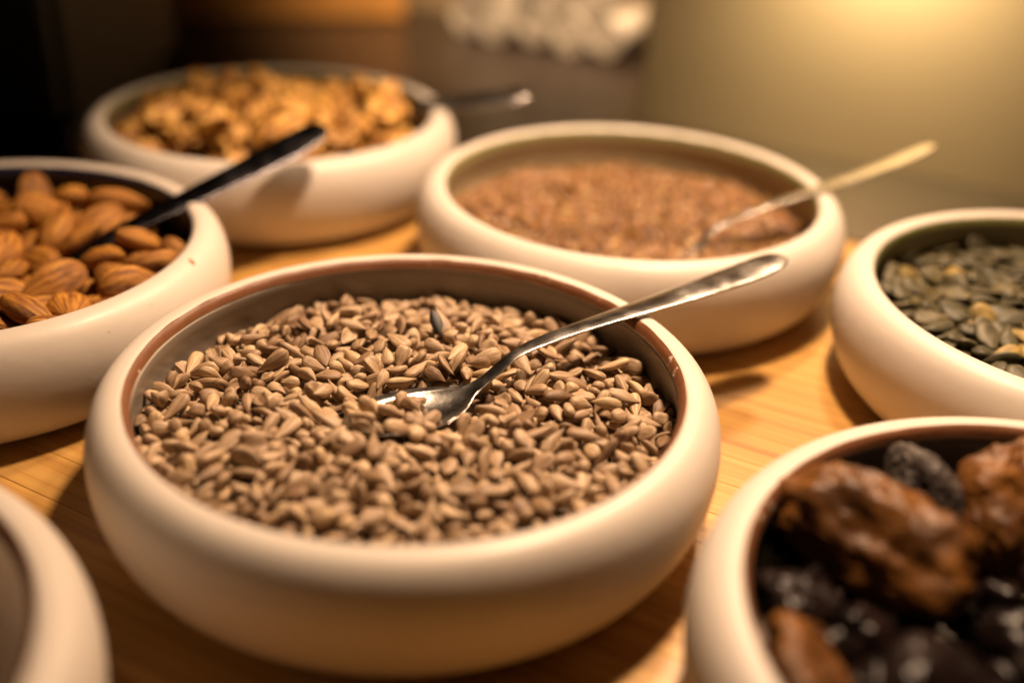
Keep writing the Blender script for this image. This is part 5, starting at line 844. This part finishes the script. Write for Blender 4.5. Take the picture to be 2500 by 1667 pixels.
# sunflower kernels
sh = [kernel(i) for i in range(12)]; idx, pos, q = decode(DATA['sunflower']); R = qmat(q); n = 300
spi = SPOON_M['sunflower'].inverted(); sp = {}; c_ = Vector((CEN['sunflower'][0] * U, CEN['sunflower'][1] * U, 0))
for k in range(min(n, len(idx))):
    v = (spi @ (Vector(pos[k]) + c_)) / U
    if -.47 < v.x < -.02 and abs(v.y) < .14 and v.z > -.135: sp[k] = 'sunflower kernel lying in the bowl of the serving spoon'
    elif idx[k] % 4 == 3: sp[k] = 'short broken tan sunflower kernel on the heap'
    elif idx[k] % 6 == 2: sp[k] = 'cupped, curled sunflower kernel on the heap'
ks = singles('sunflower_kernel', sh, idx[:n], pos[:n], R[:n], KER, 'sunflower', 'whole tan sunflower kernel on the heap around the serving spoon', 'seed', 'sunflower kernels in the brown rimmed bowl', sp)
joined('sunflower_kernels', sh, idx[n:], pos[n:], R[n:], KER, 'sunflower', 'mass of hulled sunflower kernels filling the brown rimmed bowl')
# almonds
sh = [almond(i) for i in range(5)]; idx, pos, q = decode(DATA['almond']); R = qmat(q); full = (idx, pos, R); n = SHOWN['almond']; idx, pos, R = idx[:n].copy(), pos[:n], R[:n]
ALMOND_WORDS = {
 0: 'large almond lying flat in the middle of the near part of the almond bowl', 1: 'almond against the near blue rim, nearest the sunflower bowl',
 2: 'almond just left of where the dark spoon handle crosses the rim', 3: 'big almond beside the near rim at the lower left of the almond bowl',
 4: 'almond standing on edge in the middle of the almond bowl', 5: 'large almond leaning under the lower end of the dark spoon handle',
 6: 'almond resting just below the dark spoon handle', 7: 'almond sunk between the leaning one and the middle ones',
 8: 'almond showing its ribbed round end right at the near blue rim', 9: 'small looking almond in the middle, pointing at the right hand wall of its bowl',
 10: 'almond lying crosswise over others towards the back of the almond bowl', 11: 'almond cut off by the left edge of the photo, halfway up its bowl',
 12: 'almond touching the right hand wall of the almond bowl below the spoon', 13: 'upright round almond at the back wall of the almond bowl',
 14: 'round ended almond left of the large flat one', 15: 'almond at the back of its bowl between the upright one and the spoon handle',
 16: 'almond at the left edge of the photo just above the near row', 17: 'almond at the left edge of the photo in the back half of its bowl',
 20: 'almond half hidden in the corner at the right wall of the almond bowl'}
al = singles('almond', sh, idx, pos, R, ALM, 'almond', 'brown almond half buried among the others in the blue rimmed bowl', 'almond', 'almonds in the blue rimmed bowl', ALMOND_WORDS)
n = len(idx); joined('almonds', sh, full[0][n:], full[1][n:], full[2][n:], ALM, 'almond', 'mass of brown almonds under and beyond the ones in view')
# walnuts
sh = [walnut(i) for i in range(6)]; idx, pos, q = decode(DATA['walnut']); R = qmat(q)
singles('walnut_piece', sh, idx, pos, R, WAL, 'walnut', 'wrinkled golden walnut piece on the blurred heap', 'walnut', 'walnut pieces heaped in the far bowl')
# pumpkin seeds
sh = [pumpkin(i) for i in range(5)]; idx, pos, q = decode(DATA['pumpkin']); R = qmat(q); full = (idx, pos, R); n = SHOWN['pumpkin']; idx, pos, R = idx[:n].copy(), pos[:n], R[:n]; n = len(idx); sh = sh + sh[:2]; sp = {}
for k in range(4, n, 13): idx[k] = 5 + k % 2; sp[k] = 'pale yellow pumpkin seed among the darker olive ones'
singles('pumpkin_seed', sh, idx[:n], pos[:n], R[:n], PUM, 'pumpkin', 'flat dark olive pumpkin seed in the green rimmed bowl', 'seed', 'pumpkin seeds in the green rimmed bowl', sp, {5: PUMP, 6: PUMP})
joined('pumpkin_seeds', sh, full[0][n:], full[1][n:], full[2][n:], PUM, 'pumpkin', 'mass of dark olive pumpkin seeds under and beside the ones in view')
# raisins
sh = [raisin(i) for i in range(5)]; idx, pos, q = decode(DATA['fruit']); R = qmat(q); full = (idx, pos, R); n = SHOWN['fruit']; idx, pos, R = idx[:n].copy(), pos[:n], R[:n]
singles('raisin', sh, idx, pos, R, RAI, 'fruit', 'shrivelled black raisin under the dried apricots', 'raisin', 'raisins in the dried fruit bowl')
n = len(idx); joined('raisins', sh, full[0][n:], full[1][n:], full[2][n:], RAI, 'fruit', 'mass of black raisins filling the bottom of the dried fruit bowl')
# large dried fruit: position relative to the bowl centre in U, euler degrees
def big(name, i, dims, loc, rot, mat, label, cat, group):
    V, F, T = fruit(i, *dims); from mathutils import Euler
    m = Matrix.Translation(Vector(loc) * S) @ Euler([math.radians(a) for a in rot]).to_matrix().to_4x4()
    return obj(name, mesh(name, V, F, T, mat), M=W('fruit') @ m, label=label, cat=cat, group=group)
FRUIT = [
 ('dried_apricot', 1, (6.0, 3.2, 2.0), (-.53, .40, -.015), (40, 6, -42), APR, 'long wrinkled brown dried apricot leaning against the brown rim', 'dried apricot'),
 ('dried_apricot', 2, (4.6, 3.4, 2.0), (-.02, .62, -.03), (30, -30, 62), APR, 'wrinkled brown dried apricot standing at the back wall beside the bloomed prune', 'dried apricot'),
 ('prune', 3, (3.3, 2.2, 1.4), (-.30, .69, -.05), (62, 25, -62), PRB, 'black wrinkled prune with pale bloom standing between two apricots', 'prune'),
 ('dried_apricot', 4, (4.0, 2.6, 1.4), (-.80, -.04, -.10), (30, 20, 75), APR, 'dark brown dried apricot low against the near side of the rim', 'dried apricot'),
 ('dried_apricot', 5, (4.8, 3.6, 1.8), (.08, .20, -.02), (25, 10, 20), APR, 'brown dried apricot lying right of the long one', 'dried apricot'),
 ('prune', 6, (3.6, 2.6, 1.6), (-.48, -.10, -.11), (20, 15, 40), PRU, 'dark prune lying low in front of the long apricot', 'prune'),
 ('dried_apricot', 7, (3.9, 3.1, 1.4), (.5, .45, -.02), (-10, 10, -30), APR, 'dried apricot at the far right of the fruit heap', 'dried apricot'),
 ('prune', 8, (3.8, 2.8, 1.6), (-.14, -.22, -.08), (20, -10, 130), PRU, 'large dark prune nearest the bottom edge of the photo', 'prune'),
 ('prune', 9, (3.0, 2.4, 1.4), (-.76, .26, -.13), (10, 20, 80), PRU, 'dark prune deep in the shade beside the left wall of the fruit bowl', 'prune'),
]
for a in FRUIT: big(a[0], a[1], a[2], a[3], a[4], a[5], a[6], a[7], 'large dried fruit')
# flax seeds
def flax_shape(i):
    g = random.Random(40 + i); L, Wd, T = g.uniform(.36, .46), g.uniform(.17, .22), g.uniform(.08, .11)
    def fn(t, p):
        w_ = max(math.sin(math.pi * t ** .85), 0) ** .6
        return (L * (t - .5), Wd / 2 * w_ * math.cos(p), T / 2 * w_ * math.sin(p))
    return tube_uv(8, 5, fn)
g = np.random.default_rng(8); n = 14000; rr = np.sqrt(g.random(n)) * .985; aa = g.random(n) * 2 * np.pi
x, y = rr * np.cos(aa), rr * np.sin(aa); lvl = -.205 + .055 * (1 - rr ** 2)
lvl = lvl - .05 * np.exp(-((x - .12) ** 2 + (y + .25) ** 2) / .04) + .034 * np.array([mnoise.noise(Vector((a * 2.4, b * 2.4, 1))) for a, b in zip(x, y)])
z = lvl - g.random(n) ** 1.4 * .045
yaw = g.random(n) * 2 * np.pi; t1 = g.normal(0, .38, n); t2 = g.normal(0, .38, n)
qz = np.stack([np.cos(yaw / 2), 0 * yaw, 0 * yaw, np.sin(yaw / 2)], 1); Rz = qmat(qz)
qx = np.stack([np.cos(t1 / 2), np.sin(t1 / 2), 0 * t1, 0 * t1], 1); qy = np.stack([np.cos(t2 / 2), 0 * t1, np.sin(t2 / 2), 0 * t1], 1)
joined('flax_seeds', [flax_shape(i) for i in range(6)], g.integers(0, 6, n), np.stack([x, y, z], 1) * U, Rz @ qmat(qx) @ qmat(qy), FLX, 'flax', 'mass of small shiny brown flax seeds in the green rimmed bowl')
# small loose bits
bm = bmesh.new()
m_ = W('sunflower') @ Matrix.Translation(Vector((.07, .55, -.052)) * S) @ Matrix.Rotation(math.radians(38), 4, 'X') @ Matrix.Rotation(math.radians(112), 4, 'Z')
hk_k = obj('sunflower_kernel', mesh('sunflower_kernel', *kernel(4), mat=KER), M=m_, label='sunflower kernel still wearing a strip of black husk, behind the spoon', cat='seed', group='sunflower kernels in the brown rimmed bowl')
V, F, T = tube_uv(14, 12, lambda t, p_: (1.16 * (t - .5), .22 * max(math.sin(math.pi * t), 0) ** .7 * math.cos(p_) + .20, .07 * max(math.sin(math.pi * t), 0) ** .7 * math.sin(p_) * (1 + .25 * math.cos(9 * p_)) + .13))
obj('husk', mesh('husk', V, F, T, HUSK), parent=hk_k)
g = random.Random(6); bm = bmesh.new()                              # thin skin flake
vs = [bm.verts.new((x_ * .0016, y_ * .0008, g.uniform(-.0002, .0003))) for x_, y_ in ((-1, -.5), (-.3, -1), (.5, -.6), (1.1, -.9), (.9, .4), (.2, .7), (-.5, .5), (-1.1, .8))]
bm.faces.new(vs); bmesh.ops.solidify(bm, geom=list(bm.faces), thickness=.0003)
bmo('almond_flake', bm, ALM, M=W('almond') @ Matrix.Translation(Vector((1.046, -.139, .0262)) * S) @ Matrix.Rotation(math.radians(22), 4, 'Y') @ Matrix.Rotation(math.radians(-25), 4, 'Z'), label='tiny brown almond skin flake stuck on the outside of the almond bowl', cat='flake')

# ================================================================ things behind the buffet
def crate():
    pine = m_plain('orange_pine', (.55, .26, .06), .5, 40, .25)
    c = obj('wooden_crate', None, M=Matrix.Translation((-3.81 * S, 12.04 * S, ZC)) @ Matrix.Rotation(math.radians(13), 4, 'Z'), label='orange wooden crate standing on the dark worktop behind the walnuts', cat='crate')
    x0, x1, y0, y1 = 0, 2.5 * S, 0, .62 * S; hgt = 1.55 * S; n = 3; g = .003
    for k in range(n):
        a, b = k * hgt / n + g / 2, (k + 1) * hgt / n - g / 2
        bmo('slat', box(x0, x1, y0, y0 + .01, a, b, .0015, 1), pine, parent=c); bmo('slat', box(x0, x1, y1 - .01, y1, a, b, .0015, 1), pine, parent=c)
        bmo('slat', box(x0, x0 + .01, y0 + .0105, y1 - .0105, a, b, .0015, 1), pine, parent=c); bmo('slat', box(x1 - .01, x1, y0 + .0105, y1 - .0105, a, b, .0015, 1), pine, parent=c)
    bmo('bottom', box(x0 + .011, x1 - .011, y0 + .011, y1 - .011, .003, .011), pine, parent=c)
    for xx in (x0 + .011, x1 - .026):
        for yy in (y0 + .011, y1 - .026): bmo('corner_post', box(xx, xx + .015, yy, yy + .015, .012, hgt, .001, 1), pine, parent=c)
crate()
def cabinet():
    blk = m_plain('black_cabinet_laminate', (.012, .011, .012), .55, 10)
    c = obj('black_cabinet', None, M=Matrix.Translation((0, 0, ZC)), label='tall black cabinet standing in the dark at the left', cat='cabinet')
    x0, x1, y0, y1, hgt = -7.5 * S, -3.17 * S, 7.5 * S, 10.0 * S, 6 * S
    bmo('carcass', box(x0, x1, y0, y1, .02, hgt, .004, 2), blk, parent=c); bmo('plinth', box(x0 + .01, x1 - .01, y0 + .01, y1 - .01, 0, .0195), blk, parent=c)
    xm = (x0 + x1) / 2
    for a, b, s_ in ((x0, xm, 1), (xm, x1, -1)):
        d = bmo('door', box(a + .004, b - .004, y0 - .016, y0 - .001, .03, hgt - .01, .003, 2), blk, parent=c)
        xx = xm - s_ * .03; bmo('handle', box(xx - .005, xx + .005, y0 - .036, y0 - .0165, .2, .32, .002, 2), STEEL, parent=d)
cabinet()
ROWS = ('bottom', 'middle', 'top'); PLACES = ('leftmost', 'second from the left', 'third from the left', 'fourth from the left')
def napkins():
    lin = m_plain('white_linen', (.74, .66, .56), .85, 200, .06, .3)
    V, F = [], []; turns, m, ro, ln = 3.2, 96, .195, .9; n = m + 1
    for k in range(n):
        t = k / m; a = t * turns * 2 * math.pi; r_ = ro * (.12 + .88 * t)
        V += [(r_ * math.cos(a) * S, 0, r_ * math.sin(a) * S), (r_ * math.cos(a) * S, ln * S, r_ * math.sin(a) * S)]
    for k in range(m): F.append((2 * k, 2 * k + 2, 2 * k + 3, 2 * k + 1))
    me = mesh('rolled_napkin', V, F, mat=lin, scale=1)
    bm = bmesh.new(); bm.from_mesh(me); bmesh.ops.solidify(bm, geom=list(bm.faces), thickness=.0022); bm.to_mesh(me); bm.free(); me.polygons.foreach_set('use_smooth', [True] * len(me.polygons))
    tray = m_plain('dark_tray', (.05, .04, .03), .4)
    g = random.Random(2); r_ = .208; rows = 3; x0, y0 = -6.42, 10.22
    for j in range(rows):
        for k in range(5 - (j > 0) * j):
            m_ = RB @ Matrix.Translation(((x0 + r_ + (2 * k + j) * r_ * 1.02 + 0) * S, (y0 + g.uniform(-.06, .06)) * S, ZC + (r_ + j * r_ * 1.74) * S)) @ Matrix.Rotation(g.uniform(0, 6), 4, 'Y')
            obj('rolled_napkin', me, M=m_, label='white rolled napkin, %s in the %s row of the blurred stack' % (PLACES[k] if k < 4 - (j > 0) * j else 'rightmost', ROWS[j]), cat='napkin', group='stacked rolled napkins')
napkins()
bpy.context.view_layer.update()
